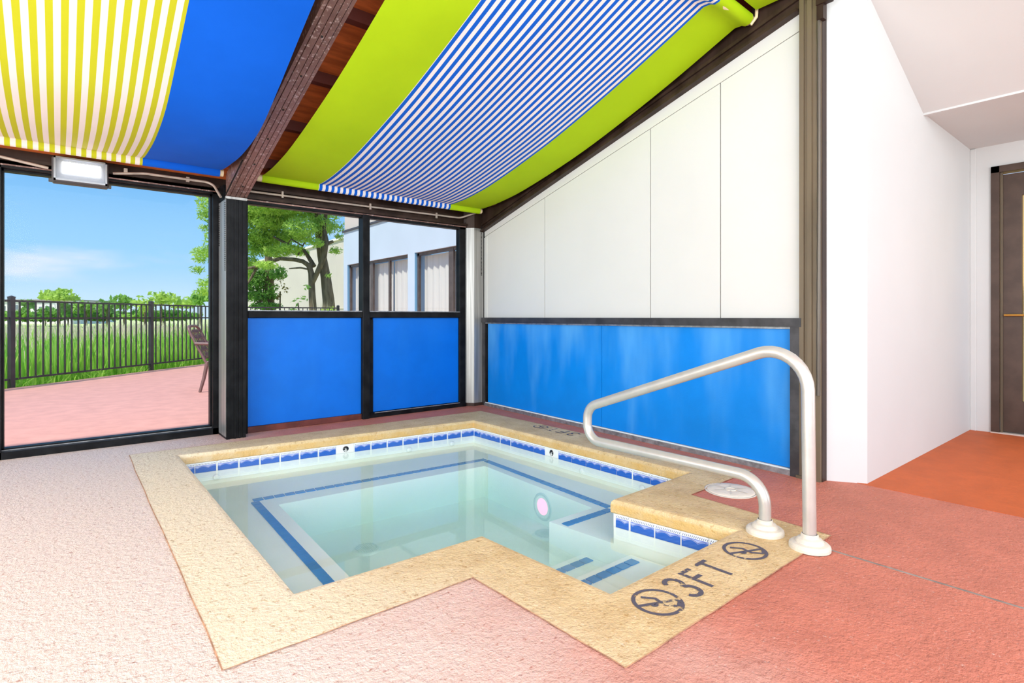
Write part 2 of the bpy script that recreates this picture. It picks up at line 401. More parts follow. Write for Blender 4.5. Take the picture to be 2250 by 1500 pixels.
def m_galv():
    m = bpy.data.materials.new('mottled brown steel rafter'); m.use_nodes = True; t = NT(m.node_tree); p = t.n['Principled BSDF']
    v = t.coord(); f = t.ramp(t.noise(v, 38, 4, .6), .54, .68); g = t.ramp(t.noise(v, 2.0, 3), .3, .7)
    c = t.mix(g, lin((104, 74, 66)), lin((150, 114, 104))); c = t.mix(t.m('MULTIPLY', f, .6), c, lin((214, 192, 184)))
    t.put(p.inputs['Base Color'], c); p.inputs['Roughness'].default_value = .4; p.inputs['Metallic'].default_value = .35
    t.put(p.inputs['Normal'], t.bump(t.noise(v, 45, 4), .3)); return m
M['rafter'] = m_galv()
M['roofwood'] = pbr('red brown roof boards', (196, 98, 44), .6, var=(3, .3, (1, 6, 1)))
M['purlin'] = pbr('dark red purlin', (92, 34, 22), .6)
M['field'] = pbr('meadow ground', (206, 212, 140), .95, var=(.25, .2))
M['lime'] = pbr('lime canvas', (172, 206, 14), .8, var=(1.2, .05), bump=(8, .06), spec=.2)
M['blue_cloth'] = pbr('royal blue canvas', (0, 92, 206), .8, var=(1.5, .06), bump=(8, .06), spec=.2)

# ------------------------------------------------------------------ room: floor, pool outline
A, B, C, D, E_, F_, G, H = (.71,4.82), (3.24,4.56), (3.28,2.12), (2.45,2.09), (2.57,1.40), (1.626,1.39), (1.577,2.145), (.70,2.152)
POOL = [A, B, C, D, E_, F_, G, H]
CO = [(.41,5.08), (3.63,4.97), (3.66,1.87), (2.88,1.84), (2.86,1.07), (1.306,1.055), (1.287,1.81), (.376,1.806)]
deck = empty('floor', (0, 0, 0), 'rough terracotta painted pool deck, paled by wear and painted-in sky glare beside the window', kind='structure')
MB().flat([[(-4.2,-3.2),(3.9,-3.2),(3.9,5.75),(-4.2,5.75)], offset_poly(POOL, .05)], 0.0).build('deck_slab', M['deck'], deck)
MB().box((2.680, -1.2, .0), (2.692, 1.02, .0015)).build('joint', pbr('grey joint filler', (140, 130, 122), .8, var=(12, .3)), deck)
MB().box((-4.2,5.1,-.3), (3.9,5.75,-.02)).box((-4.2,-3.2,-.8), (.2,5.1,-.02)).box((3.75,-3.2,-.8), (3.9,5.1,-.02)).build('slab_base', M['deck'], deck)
pf = MB().box((3.9,-3.2,-.3), (6.6,1.6,.002)).build('floor_passage', M['deck_pass'], kind='structure'); tag(pf, 'smooth orange painted floor of the passage to the door')

# ------------------------------------------------------------------ spa pool
WZ, TB, TT, BZ, PZ = -.147, -.152, -.074, -.252, -.52
pool = empty('spa_pool', (2.0, 3.2, 0), 'sunken spa pool with sand coloured coping and blue waterline tiles', 'pool')
mb = MB(); n8 = 8
inner = [(0.030,.003),(.012,.0),(.003,-.012),(0,-.03),(0,-.068),(.004,TT),(.035,TT)]
mb.flat([CO, offset_poly(POOL, inner[0][0])], .003)
rings = [offset_poly(POOL, d) for d, z in inner]
for k in range(len(inner)-1):
    vs = [(p.x,p.y,inner[k][1]) for p in rings[k]]+[(p.x,p.y,inner[k+1][1]) for p in rings[k+1]]
    mb.add(vs, [(i, 8+i, 8+(i+1) % 8, (i+1) % 8) for i in range(8)])
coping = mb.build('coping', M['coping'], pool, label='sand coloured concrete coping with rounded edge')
jm = MB()
for i in range(8):
    a, b = Vector(CO[i]), Vector(CO[(i+1) % 8]); jm.ribbon([a+(b-a)*k/12+Vector((random.uniform(-.003,.003), random.uniform(-.003,.003))) for k in range(13)], .0045, .0042)
jm.build('edge_joint', pbr('brown joint', (186, 140, 108), .9, var=(14, .35)), pool)
W8 = offset_poly(POOL, .012)
P1, P2, P3, Q1, Q2, P4 = (1.178,3.985), (2.875,3.875), (2.81,2.555), (2.41,2.56), (1.57,2.62), (1.125,2.62)
D2, E2, F2, G2 = [tuple(W8[i]) for i in (3, 4, 5, 6)]
mb = MB()
mb.add([(p.x,p.y,TT) for p in W8]+[(p.x,p.y,BZ) for p in W8], [(i, 8+i, 8+(i+1) % 8, (i+1) % 8) for i in range(8)])
bench = [tuple(W8[0]), tuple(W8[1]), tuple(W8[2]), D2, Q1, P3, P2, P1, P4, Q2, G2, tuple(W8[7])]
mb.flat([bench], BZ)
pit = [P1, P2, P3, Q1, D2, E2, F2, G2, Q2, P4]
mb.add([(p[0],p[1],BZ) for p in pit]+[(p[0],p[1],PZ) for p in pit], [(i, 10+i, 10+(i+1) % 10, (i+1) % 10) for i in range(10)])
mb.flat([pit], PZ)
basin = mb.build('basin', M['plaster'], pool, label='white plastered basin with a bench round the deep centre')
MB().prism([(1.585,2.30),(2.435,2.30),(2.55,1.39),(1.62,1.385)], PZ, -.38).build('step', M['plaster'], pool)
MB().prism([(1.60,1.965),(2.475,1.965),(2.555,1.39),(1.622,1.385)], -.38, -.28).build('step', M['plaster'], pool)
wp = offset_poly(POOL, .02)
MB().prism([tuple(p) for p in wp], PZ-.06, WZ).build('water', M['water'], pool, label='still clear pale aqua water')

def line_frame(P, Q):
    P = Vector(P); Q = Vector(Q); d = (Q-P).normalized(); return P, d, math.atan2(d.y, d.x)
tile_me = {}
def wtile(wid, mat, P, Q, s0):
    """one waterline tile on the wall P->Q, pool on its right-hand side"""
    P_, d, a = line_frame(P, Q); key = (round(wid, 3), mat)
    if key not in tile_me:
        tile_me[key] = MB().bbox((-wid/2+.0045, -.004, TB), (wid/2-.0045, .006, TT+.002), .0015)
        for q in range(len(tile_me[key].v)):
            v = tile_me[key].v[q]; tile_me[key].v[q] = (v[0], v[1], v[2]-(TB+TT)/2)
        tile_me[key] = tile_me[key].mesh('waterline_tile', M[mat])
    c = P_+d*(s0+wid/2)
    return inst('waterline_tile', tile_me[key], pool, (c.x, c.y, (TB+TT)/2), a+math.pi)
def run(P, Q, cuts, marker):
    for i in range(len(cuts)-1):
        if i == marker: wtile(cuts[i+1]-cuts[i], 'grout', P, Q, cuts[i])
        else: wtile(round(cuts[i+1]-cuts[i], 2), 'wave', P, Q, cuts[i])
WA, WB, WC, WD, WE = W8[0], W8[1], W8[2], W8[3], W8[4]
pitch = .1545
run(WA, WB, [.012, .109]+[.109+.1545*i for i in range(1, 17)], 8)
run(WB, WC, [.015, .125]+[.125+.155*i for i in range(1, 15)], 7)
run(WD, WE, [.012, .106]+[.106+.1495*i for i in range(1, 5)], -1)
# grout bed behind the tiles
for P, Q in ((WA, WB), (WB, WC), (WD, WE)):
    MB().slab(P, Q, -.0015, .004, TB-.004, TT+.004).build('grout_bed', M['grout'], pool)
# round depth numerals on the two white marker tiles
def marker(P, Q, s, sh):
    P_, d, a = line_frame(P, Q); c = P_+d*s
    m = MB(); n = 18
    m.lathe([(0, -.001), (.026*sh[0], -.001), (.026*sh[0], .0012), (0, .0012)], (0, 0, 0), 20, 'Y')
    for q in range(len(m.v)): m.v[q] = (m.v[q][0], m.v[q][1], m.v[q][2]*sh[1])
    o = MB(); o.v, o.f, o.sm = m.v, m.f, m.sm
    nrm = Vector((d.y, -d.x)); p = c+nrm*.008
    par = inst('depth_numeral', o.mesh('depth_numeral', M['black_tile']), pool, (p.x, p.y, (TB+TT)/2-.002), a)
    g = MB()
    g.box((-.004, -.0035, -.026), (.004, -.001, .004)).box((-.018, -.0035, -.015), (.012, -.001, -.009)).box((-.018, -.0035, -.03), (.006, -.001, -.024))
    k = bpy.data.objects.new('numeral_stroke', g.mesh('numeral_stroke', M['grout'])); COL.objects.link(k); k.parent = par
    return par
marker(WA, WB, .109+.1545*7.5, (1, .9)); marker(WB, WC, .125+.155*6.5, (.85, 1.15))
# mosaic strips on the bench and the steps
mos = MB().bbox((-.0325, -.0275, -.002), (.0325, .0275, .004), .0012).mesh('mosaic_tile', M['mosaic'])
def strip(P, Q, z, n):
    P = Vector(P); Q = Vector(Q); d = Q-P; a = math.atan2(d.y, d.x); k = d.length/n/.0725
    for i in range(n):
        c = P+d*(i+.5)/n; o = inst('mosaic_tile', mos, pool, (c.x, c.y, z+.002), a); o.scale = (k, 1, 1)
strip((1.06,4.185), (3.01,4.045), BZ, 27)
strip((1.065,4.14), (1.018,2.60), BZ, 21)
strip((2.985,4.00), (2.905,2.49), BZ, 21)
strip((2.44,2.455), (2.88,2.455), BZ, 6)
strip((1.68,1.895), (2.432,1.895), -.28, 10)
strip((1.68,2.222), (2.424,2.222), -.38, 10)
# drains, fittings and the lit lamp in the basin
def drain(x, y):
    d = MB().lathe([(0,.012),(.05,.02),(.085,.014),(.095,0)], (x, y, PZ), 28, smooth=False).build('drain_cover', M['drain'], pool)
    m = MB()
    for k in range(-5, 6):
        h = math.sqrt(max(.0001, .075**2-(k*.013)**2)); m.box((x+k*.013-.003, y-h, PZ+.0145), (x+k*.013+.003, y+h, PZ+.0205))
    m.build('slots', M['slot'], d)
drain(2.70, 2.91); drain(1.60, 3.49)
pl = MB().lathe([(.105,0),(.105,.012),(.088,.018),(.085,.006)], (0, 0, 0), 28, 'X').build('pool_light', M['slot'], pool, label='round pink lit underwater lamp')
pl.location = Vector((2.846, 3.085, -.39))-pool.location; pl.rotation_euler = (0, 0, math.pi-.04)
lens = bpy.data.objects.new('lens', MB().lathe([(0,.014),(.05,.012),(.086,.006)], (0, 0, 0), 28, 'X').mesh('lens', emit('pink lamp lens', (255, 160, 185), 2.6))); COL.objects.link(lens); lens.parent = pl
for x, y, zz in ((.95,4.79,-.2), (2.55,4.625,-.2), (3.0,4.58,-.2)):
    MB().lathe([(0,-.01),(.018,-.011),(.024,-.004),(.024,.003)], (x, y, zz), 16, 'Y').build('jet_nozzle', M['plaster'], pool)
for y in (3.1, 2.5):
    MB().lathe([(0,-.01),(.018,-.011),(.024,-.004),(.024,.003)], (3.278, y, -.2), 16, 'X').build('jet_nozzle', M['plaster'], pool)

# stencilled writing on the coping: 3FT between two no-diving signs
def stencil(cx, cy, rot, k, along):
    """strokes in a local frame, x = reading direction"""
    Z = .0045; ca, sa = math.cos(rot), math.sin(rot)
    def w2(p): return (cx+(p[0]*ca-p[1]*sa)*k, cy+(p[0]*sa+p[1]*ca)*k)
    def obj(name, strokes, wd):
        m = MB()
        for i, s in enumerate(strokes): m.ribbon([w2(p) for p in s], wd*k, Z+i*.0002)
        m.build(name, M['stencil'], coping)
    arc = lambda x, y, r, a0, a1, n=14, ry=None: [(x+r*math.cos(math.radians(a0+(a1-a0)*i/n)), y+(ry or r)*math.sin(math.radians(a0+(a1-a0)*i/n))) for i in range(n+1)]
    x3, xF, xT, xa, xb = along
    obj('painted_numeral', [arc(x3, .038, .034, 160, -80, 12, .036), arc(x3, -.036, .036, 80, -160, 12, .038)], .02)
    obj('painted_letter', [[(xF-.03,-.075),(xF-.03,.075)], [(xF-.03,.066),(xF+.035,.066)], [(xF-.02,.008),(xF+.022,.008)]], .019)
    obj('painted_letter', [[(xT-.04,.066),(xT+.04,.066)], [(xT,.066),(xT,-.075)]], .019)
    for x in (xa, xb):
        obj('no_diving_sign', [arc(x, 0, .088, 0, 360, 32), [(x-.085,.03),(x+.08,-.045)], [(x-.02,.06),(x+.012,.018),(x+.0,-.03),(x+.03,-.07)], [(x+.03,-.07),(x+.068,-.05)], arc(x-.028, -.005, .008, 0, 360, 8)], .015)
stencil(2.0, 1.235, .03, 1.0, (-.135, -.01, .11, -.30, .375))
def far_text():
    Z = .0045; m = MB
    def W(p): return (3.548-p[1]*.8, 3.60+p[0])
    def obj(name, ss, wd):
        q = MB()
        for i, s in enumerate(ss): q.ribbon([W(p) for p in s], wd, Z+i*.0002)
        q.build(name, M['stencil'], coping)
    arc = lambda x, y, r, a0, a1, n=14: [(x+r*math.cos(math.radians(a0+(a1-a0)*i/n)), y+r*math.sin(math.radians(a0+(a1-a0)*i/n))) for i in range(n+1)]
    obj('painted_numeral', [arc(-.145, .036, .036, 160, -80), arc(-.145, -.036, .038, 80, -160)], .016)
    obj('painted_letter', [[(-.04,-.075),(-.04,.075)], [(-.04,.067),(.03,.067)], [(-.03,.008),(.015,.008)]], .016)
    obj('painted_letter', [[(.08,.067),(.16,.067)], [(.12,.067),(.12,-.075)]], .016)
    obj('no_diving_sign', [arc(.285, 0, .075, 0, 360, 30), [(.215,.03),(.355,-.04)], [(.27,.05),(.29,.0),(.28,-.05)]], .011)
far_text()

# ------------------------------------------------------------------ skimmer lid and grab rail
t = empty('skimmer_lid', (3.135, 1.735, 0), 'round white plastic skimmer lid set flush in the deck', 'lid')
MB().lathe([(0,.010),(.09,.010),(.128,.008),(.138,.002),(.138,0)], (3.135,1.735,0), 36).build('cover', M['lid'], t)
m = MB()
for k in range(6):
    a = math.pi/6+k*math.pi/3; ca, sa = math.cos(a), math.sin(a)
    m.ribbon([(3.135+ca*.03,1.735+sa*.03), (3.135+ca*.105,1.735+sa*.105)], .006, .0125)
m.lathe([(.026,.0098),(.026,.013),(.034,.013),(.034,.0098)], (3.135,1.735,0), 24)
m.build('rib', M['flange'], t)
m = MB(); m.lathe([(.139,.001),(.139,.004),(.15,.004),(.15,.001)], (3.135,1.735,0), 36); m.build('rim', M['flange'], t)

def fillet(pts, rad, seg=8):
    P = [Vector(p) for p in pts]; out = [P[0]]
    for i in range(1, len(P)-1):
        a = (P[i-1]-P[i]).normalized(); b = (P[i+1]-P[i]).normalized(); r = rad[i-1]
        ang = a.angle(b); tl = r/math.tan(ang/2)
        p0 = P[i]+a*tl; bis = (a+b).normalized(); c = P[i]+bis*(r/math.sin(ang/2))
        v0 = p0-c; v1 = (P[i]+b*tl)-c; tot = v0.angle(v1); ax = v0.cross(v1).normalized()
        for k in range(seg+1): out.append(c+Matrix.Rotation(tot*k/seg, 3, ax) @ v0)
    out.append(P[-1]); return out
gr = empty('grab_rail', (2.64, 1.18, 0), 'satin metal grab rail looping over the pool corner on two round flanges', 'handrail')
RX = 2.63
path = fillet([(2.65,1.29,.0), (2.65,1.29,.262), (RX,2.435,.262), (RX,2.435,.47), (RX,1.085,.955), (RX,1.075,0)], [.13, .10, .10, .17], 10)
MB().tube(path, .0285, 18).build('tube', M['rail'], gr)
fl = [(.031,.066),(.036,.062),(.038,.050),(.050,.045),(.057,.036),(.059,.029),(.076,.026),(.084,.019),(.086,.012),(.086,0)]
for y, x in ((1.29, 2.65), (1.075, RX)):
    MB().lathe(fl, (x, y, .003), 40, smooth=False).build('flange', M['flange'], gr)

# ------------------------------------------------------------------ back wall: big window, blue panels, panes
def xbar(m, x0, x1, z0, z1, y0, y1): m.box((x0, y0, z0), (x1, y1, z1))
def window(name, x0, x1, label):
    wn = empty(name, (x0, 5.6, 0), label, kind='structure')
    f = MB(); xbar(f, x0-.07, x1+.07, 0, .055, 5.50, 5.64); xbar(f, x0-.07, x1+.07, 2.15, 2.2, 5.50, 5.64)
    f.box((x0-.07,5.50,0), (x0-.012,5.64,2.2)); f.box((x1+.012,5.50,0), (x1+.07,5.64,2.2)); f.build('window_frame', M['black'], wn)
    b = MB(); xbar(b, x0-.012, x1+.012, .055, .072, 5.56, 5.63); xbar(b, x0-.012, x1+.012, 2.135, 2.15, 5.56, 5.63)
    b.box((x0-.014,5.56,.055), (x0,5.63,2.15)); b.box((x1,5.56,.055), (x1+.014,5.63,2.15)); b.build('glazing_bead', M['black'], wn)
    s = MB(); s.box((x0-.012,5.553,.056), (x1+.012,5.56,.062)); s.box((x1+.012,5.553,.056), (x1+.017,5.56,2.15)); s.build('seal', M['alu'], wn)
    MB().box((x0,5.592,.072), (x1,5.600,2.135)).build('pane', M['glass'], wn)
window('window_1', -.315, 1.052, 'tall black framed window looking out on the patio and fence')
window('window_2', -2.02, -.50, 'tall black framed window next to the patio window, beyond the lamp')

wb = empty('wall_back', (2.4, 5.4, 0), 'back wall of blue panels under two black framed panes', kind='structure')
Y0, Y1 = 5.36, 5.44
def framebox(parent, name, x0, x1, z0, z1, mat=M['black'], y0=Y0, y1=Y1):
    return MB().bbox((x0, y0, z0), (x1, y1, z1), .004).build(name, mat, parent)
framebox(wb, 'mullion', 2.406, 2.482, 0, 2.10, y0=5.33); framebox(wb, 'stud', 3.615, 3.70, 0, 2.12)
framebox(wb, 'stud', 1.262, 1.315, 0, 2.10, M['black'], 5.34, 5.44)
framebox(wb, 'head_rail', 1.262, 3.70, 2.072, 2.12)
for x0, x1 in ((1.315, 2.406), (2.482, 3.615)):
    framebox(wb, 'sill_rail', x0, x1, 1.042, 1.103, y0=5.34)
    MB().box((x0, 5.40, 1.103), (x1, 5.408, 2.072)).build('pane', M['glass'], wb)
    MB().box((x0, 5.352, 1.103), (x1, 5.40, 1.112)).build('sill_trim', M['alu'], wb)
MB().bbox((1.315,5.372,.055), (2.406,5.40,1.042), .004).build('blue_panel', M['blue_back'], wb)
MB().bbox((2.545,5.385,.055), (3.615,5.41,1.042), .004).build('blue_panel', M['blue_back'], wb)
MB().box((2.482,5.39,.02), (2.545,5.42,1.02)).build('gap_strip', M['black'], wb)
MB().bbox((1.315,5.36,.0), (2.406,5.42,.055), .003).build('kick_plate', M['kick'], wb)
MB().bbox((2.482,5.35,.0), (3.70,5.43,.045), .003).box((2.482,5.352,.045), (3.615,5.40,.052)).build('bottom_rail', M['black'], wb)
MB().box((2.545,5.350,.046), (3.612,5.352,.055)).build('drip_trim', M['alu'], wb)
MB().box((1.262,5.44,0), (3.7,5.5,1.09)).build('backing_board', M['dark_steel'], wb)
# header beam across the whole wall
hb = empty('header_beam', (.5, 5.45, 2.1), 'dark steel header beam above the windows', 'beam')
MB().box((-3.9,5.50,2.17), (1.262,5.66,2.36)).box((-3.9,5.47,2.20), (1.107,5.50,2.225)).build('beam_web', M['dark_steel'], hb)
MB().box((1.262,5.41,2.115), (3.95,5.60,2.33)).box((1.262,5.35,2.12), (3.72,5.41,2.145)).box((1.262,5.37,2.21), (3.72,5.41,2.235)).build('beam_web', M['dark_steel'], hb)
MB().box((-3.9,5.49,2.165), (1.107,5.50,2.175)).box((1.262,5.355,2.1), (3.70,5.36,2.112)).build('lip', M['rafter'], hb)

# columns
def rivets(m, pts, r=.0045, axis='y'):
    for p in pts: m.box((p[0]-r, p[1]-r, p[2]-r), (p[0]+r, p[1]+r, p[2]+r))
    return m
c1 = empty('steel_column', (1.185, 5.33, 0), 'black steel column between the patio window and the blue panels', 'column')
m = MB()
m.box((1.107,5.20,.0), (1.262,5.49,2.075)); m.box((1.107,5.30,2.07), (1.262,5.52,2.2))
m.box((1.112,5.192,.0), (1.135,5.20,2.06)).box((1.168,5.190,.0), (1.182,5.20,2.06)).box((1.205,5.190,.0), (1.218,5.20,2.06)).box((1.238,5.192,.0), (1.262,5.20,2.06))
m.build('post', M['black'], c1)
MB().box((1.1045,5.203,.02), (1.107,5.47,2.06)).build('side_plate', M['bare_steel'], c1)
MB().box((1.10,5.185,2.062), (1.27,5.215,2.082)).build('cap_strip', M['bare_steel'], c1)
m = MB(); rivets(m, [(1.104, 5.222, 2.03-.0165*i) for i in range(36)]); rivets(m, [(1.104, 5.44, 2.03-.0165*i) for i in range(22)])
m.build('perforation', M['hole'], c1, kind='stuff')
c2 = empty('steel_column', (3.83, 5.4, 0), 'bare grey steel column in the corner beside the white boards', 'column')
MB().prism([(3.702,5.40),(3.79,5.315),(3.925,5.315),(3.97,5.36),(3.97,5.55),(3.702,5.55)], 0, 2.10).build('post', M['bare_steel'], c2)
MB().prism([(3.700,5.402),(3.79,5.312),(3.925,5.312),(3.97,5.36),(3.97,5.55),(3.702,5.55)], 2.10, 2.34).build('corner_gusset', M['dark_steel'], c2)
MB().prism([(3.925,5.31),(3.96,5.30),(3.975,5.36),(3.93,5.36)], 0, 2.14).build('dark_edge', M['black'], c2)
MB().prism([(3.70,5.398),(3.785,5.308),(3.93,5.305),(3.97,5.38)], 0, .035).build('foot', M['dark_steel'], c2)
m = MB(); rivets(m, [(3.712, 5.388, 2.16-.0165*i) for i in range(26)]); rivets(m, [(3.895, 5.313, 2.16-.0165*i) for i in range(38)])
m.build('perforation', M['hole'], c2, kind='stuff')

# ------------------------------------------------------------------ right wall (runs along P->Q, room on its right-hand side)
RP, RQ = Vector((3.94, 5.40)), Vector((3.765, 1.55)); RD = (RQ-RP).normalized(); RN = Vector((RD.y, -RD.x))
def rw(s, o): p = RP+RD*s+RN*o; return (p.x, p.y)      # s along the wall, o towards the room
def roofz(s): return 2.07+(s-.125)*.2637                # underside of the beam that tops this wall
wr = empty('wall_right', (3.85, 3.4, 0), 'tall white boarded wall with blue lower panels', kind='structure')
def wslab(name, mat, s0, s1, o0, o1, z0, z1, ztop=None):
    """slab on the wall; ztop(s) makes a sloping top"""
    m = MB(); q = [rw(s0,o0), rw(s1,o0), rw(s1,o1), rw(s0,o1)]; zt = [z1]*4 if ztop is None else [ztop(s0), ztop(s1), ztop(s1), ztop(s0)]
    zb = [z0]*4 if not callable(z0) else [z0(s0), z0(s1), z0(s1), z0(s0)]
    m.hexa([(*q[i], zb[i]) for i in range(4)]+[(*q[i], zt[i]) for i in range(4)])
    return m.build(name, mat, wr)
seam = [.10, 1.207, 2.573, 3.223, 3.81]
drop = lambda s: roofz(s)-.055-.014*s
for i in range(4):
    wslab('white_board', M['white_panel'], seam[i]+.004, seam[i+1]-.004, -.02, 0.0, 1.04, None, lambda s: drop(s)-.004)
wslab('edge_board', M['white_panel'], .10, 3.81, -.02, .004, drop, None, lambda s: roofz(s)+.05)
wslab('backing_board', M['brown_steel'], -.02, 3.93, -.07, -.021, 0, None, lambda s: roofz(s)+.2)
wslab('jamb_strip', M['white_panel'], .095, .15, 0, .006, 1.04, None, lambda s: roofz(s)-.07)
for s0, s1 in ((.172, 2.018), (2.022, 3.757)):
    wslab('blue_panel', M['blue_wall'], s0, s1, -.02, .004, .045, .972)
wslab('top_rail', M['frame_grey'], .067, 3.83, -.02, .045, .985, 1.042)
wslab('top_trim', M['alu'], .12, 3.80, 0, .02, .970, .984)
wslab('stile', M['frame_grey'], .067, .14, -.02, .03, 0, .985); wslab('stile', M['black'], .14, .172, -.02, .018, .03, .972)
wslab('stile', M['frame_grey'], 3.757, 3.822, -.02, .04, 0, .985); wslab('stile', M['black'], 3.822, 3.85, -.02, .02, 0, .99)
wslab('bottom_rail', M['alu'], .14, 3.757, -.02, .035, .0, .034); wslab('bottom_trim', M['grout'], .14, 3.757, 0, .022, .034, .042)
# near post with stiffening ribs, and the flexible conduit beside it
c3 = empty('steel_column', (3.77, 1.52, 0), 'tall bronze steel post beside the white passage wall', 'column')
m = MB(); q = lambda s, o: rw(s, o)
def post(m, s0, s1, o0, o1, z0, z1): a = [q(s0,o0), q(s1,o0), q(s1,o1), q(s0,o1)]; m.prism(a, z0, z1)
post(m, 3.812, 3.945, -.07, .03, 0, 3.45); post(m, 3.818, 3.846, .03, .042, 0, 3.4); post(m, 3.868, 3.896, .03, .042, 0, 3.4); m.build('post', M['brown_steel'], c3)
m = MB(); post(m, 3.90, 3.948, -.06, .012, 0, 3.4); post(m, 3.905, 3.925, .012, .02, 0, 3.3); m.build('dark_channel', M['dark_steel'], c3)
m = MB(); post(m, 3.80, 3.86, .0, .05, .0, .02); m.build('foot', M['brown_steel'], c3)
m = MB(); post(m, 3.93, 3.97, .0, .05, 2.93, 3.06); post(m, 3.93, 4.02, .02, .06, 3.02, 3.12); m.build('bracket', M['dark_steel'], c3)
fx = [(*rw(3.935, .032+.004*math.sin(z*2.3)), z) for z in np.linspace(2.95, .55, 28)]
o = MB().tube(fx, [.0125 if i % 2 else .0105 for i in range(28)], 8).build('flexible_conduit', M['flex']); tag(o, 'ribbed grey flexible conduit running down the bronze post', 'conduit')

# passage wall, door wall, passage ceiling
m = MB().prism([(3.803,1.465), (3.93,1.262), (6.56,1.258), (6.56,1.55), (3.86,1.62)], 0, 3.5)
wp_ = m.build('wall_passage', M['white'], kind='structure'); tag(wp_, 'smooth white wall running into the door passage')
wdoor = empty('wall_door', (6.55, 0, 0), 'white end wall of the passage around the dark door', kind='structure')
m = MB(); m.box((6.55,1.105,0), (6.70,1.26,2.7)); m.box((6.55,.12,2.405), (6.70,1.105,2.7)); m.box((6.55,-3.2,0), (6.70,.12,2.7)); m.build('wall_face', M['white'], wdoor)
MB().bbox((6.535,1.215,0), (6.55,1.258,2.6), .003).build('corner_trim', M['white'], wdoor)
MB().box((6.525,.10,0), (6.70,1.11,.012)).build('threshold', M['stucco'], wdoor)
dr = empty('door_1', (6.58, .6, 0), 'dark bronze glazed door with a brass pull bar', kind='structure')
m = MB(); m.box((6.53,1.05,.01), (6.66,1.108,2.408)); m.box((6.53,.12,2.35), (6.66,1.108,2.408)); m.box((6.53,.12,.01), (6.66,.17,2.408)); m.build('door_frame', M['door'], dr)
MB().box((6.56,1.030,.012), (6.575,1.048,2.35)).build('weather_strip', M['brown_steel'], dr)
m = MB(); m.box((6.575,.905,.02), (6.62,1.03,2.33)); m.box((6.575,.18,.02), (6.62,.30,2.33)); m.box((6.575,.30,.02), (6.62,.905,.30)); m.box((6.575,.30,2.13), (6.62,.905,2.33)); m.build('door_leaf', M['door'], dr)
MB().box((6.595,.30,.30), (6.601,.905,2.13)).build('pane', M['glass'], dr)
MB().tube([(6.545,1.02,1.066), (6.545,.25,1.066)], .011, 10).tube([(6.545,1.0,1.066),(6.578,1.0,1.066)], .008, 8).build('pull_bar', M['brass'], dr)
MB().box((7.5,-.6,0), (7.55,1.9,2.5)).build('wall_beyond_door', M['warm'], kind='structure')
cp = empty('ceiling_passage', (5, -.5, 2.6), 'white sloped ceiling and soffit of the passage', kind='structure')
MB().hexa([(3.70,-3.2,3.19),(5.112,-3.2,2.598),(5.112,1.30,2.598),(3.70,1.30,3.19),(3.70,-3.2,3.28),(5.112,-3.2,2.69),(5.112,1.30,2.69),(3.70,1.30,3.28)]).build('sloped_ceiling', M['white'], cp)
MB().box((5.112,-3.2,2.605), (6.56,1.30,2.69)).build('soffit', M['white'], cp)
MB().box((5.10,-3.2,2.588), (5.14,1.26,2.604)).build('soffit_trim', M['white'], cp)

# ------------------------------------------------------------------ roof, purlins, rafters
def rz(y): return 2.335+.2637*(5.33-y)          # roof underside
RY = 5.665
rf = empty('ceiling', (0, 1.2, 3.3), 'red brown boarded lean-to roof above the canopies', kind='structure')
MB().hexa([(-4.2,-3.3,rz(-3.3)),(3.95,-3.3,rz(-3.3)),(3.95,RY,rz(RY)),(-4.2,RY,rz(RY)),(-4.2,-3.3,rz(-3.3)+.08),(3.95,-3.3,rz(-3.3)+.08),(3.95,RY,rz(RY)+.08),(-4.2,RY,rz(RY)+.08)]).build('roof_boards', M['roofwood'], rf)
for k in range(11):
    y = 5.05-k*.62
    MB().hexa([(-4.2,y-.03,rz(y)-.07),(3.9,y-.03,rz(y)-.07),(3.9,y+.03,rz(y)-.07),(-4.2,y+.03,rz(y)-.07),(-4.2,y-.03,rz(y)+.02),(3.9,y-.03,rz(y)+.02),(3.9,y+.03,rz(y)+.02),(-4.2,y+.03,rz(y)+.02)]).build('purlin', M['purlin'], rf)
MB().box((3.86,-3.2,3.1), (3.95,1.3,4.6)).build('gable_board', M['white'], rf)
def rafter(name, x0, x1, y0, y1, zb, slope, dep, label, mat):
    r = empty(name, ((x0+x1)/2, y0, zb), label, 'rafter')
    z = lambda y: zb+slope*(y0-y)
    def bar(m, xa, xb, d0, d1): m.hexa([(xa,y1,z(y1)+d0),(xb,y1,z(y1)+d0),(xb,y0,z(y0)+d0),(xa,y0,z(y0)+d0),(xa,y1,z(y1)+d1),(xb,y1,z(y1)+d1),(xb,y0,z(y0)+d1),(xa,y0,z(y0)+d1)])
    w_ = x1-x0
    m = MB(); bar(m, x0+.004, x1-.004, .012, dep); m.build('web', mat, r)
    m = MB()
    for a, b in ((0, .14), (.17, .40), (.43, .60), (.63, .83), (.86, 1.0)): bar(m, x0+w_*a, x0+w_*b, -.004 if .16 < a < .8 else 0, .014)
    m.build('flange', mat, r)
    return r, z
r1, rz1 = rafter('steel_rafter', 1.112, 1.268, 5.25, -3.0, 2.07, .305, .21, 'mottled brown steel rafter rising from the black column', M['rafter'])
m = MB(); rivets(m, [(1.111, 5.24-.017*i, rz1(5.24-.017*i)+.03) for i in range(34)], .0045); m.build('perforation', M['hole'], r1, kind='stuff')
m = MB(); rivets(m, [(1.19, 5.0-.36*i, rz1(5.0-.36*i)-.004) for i in range(12)], .006); m.build('bolt', M['hole'], r1, kind='stuff')
r2 = empty('steel_rafter', (3.87, 5.3, 2.07), 'dark brown steel rafter along the top of the white boards', 'rafter')
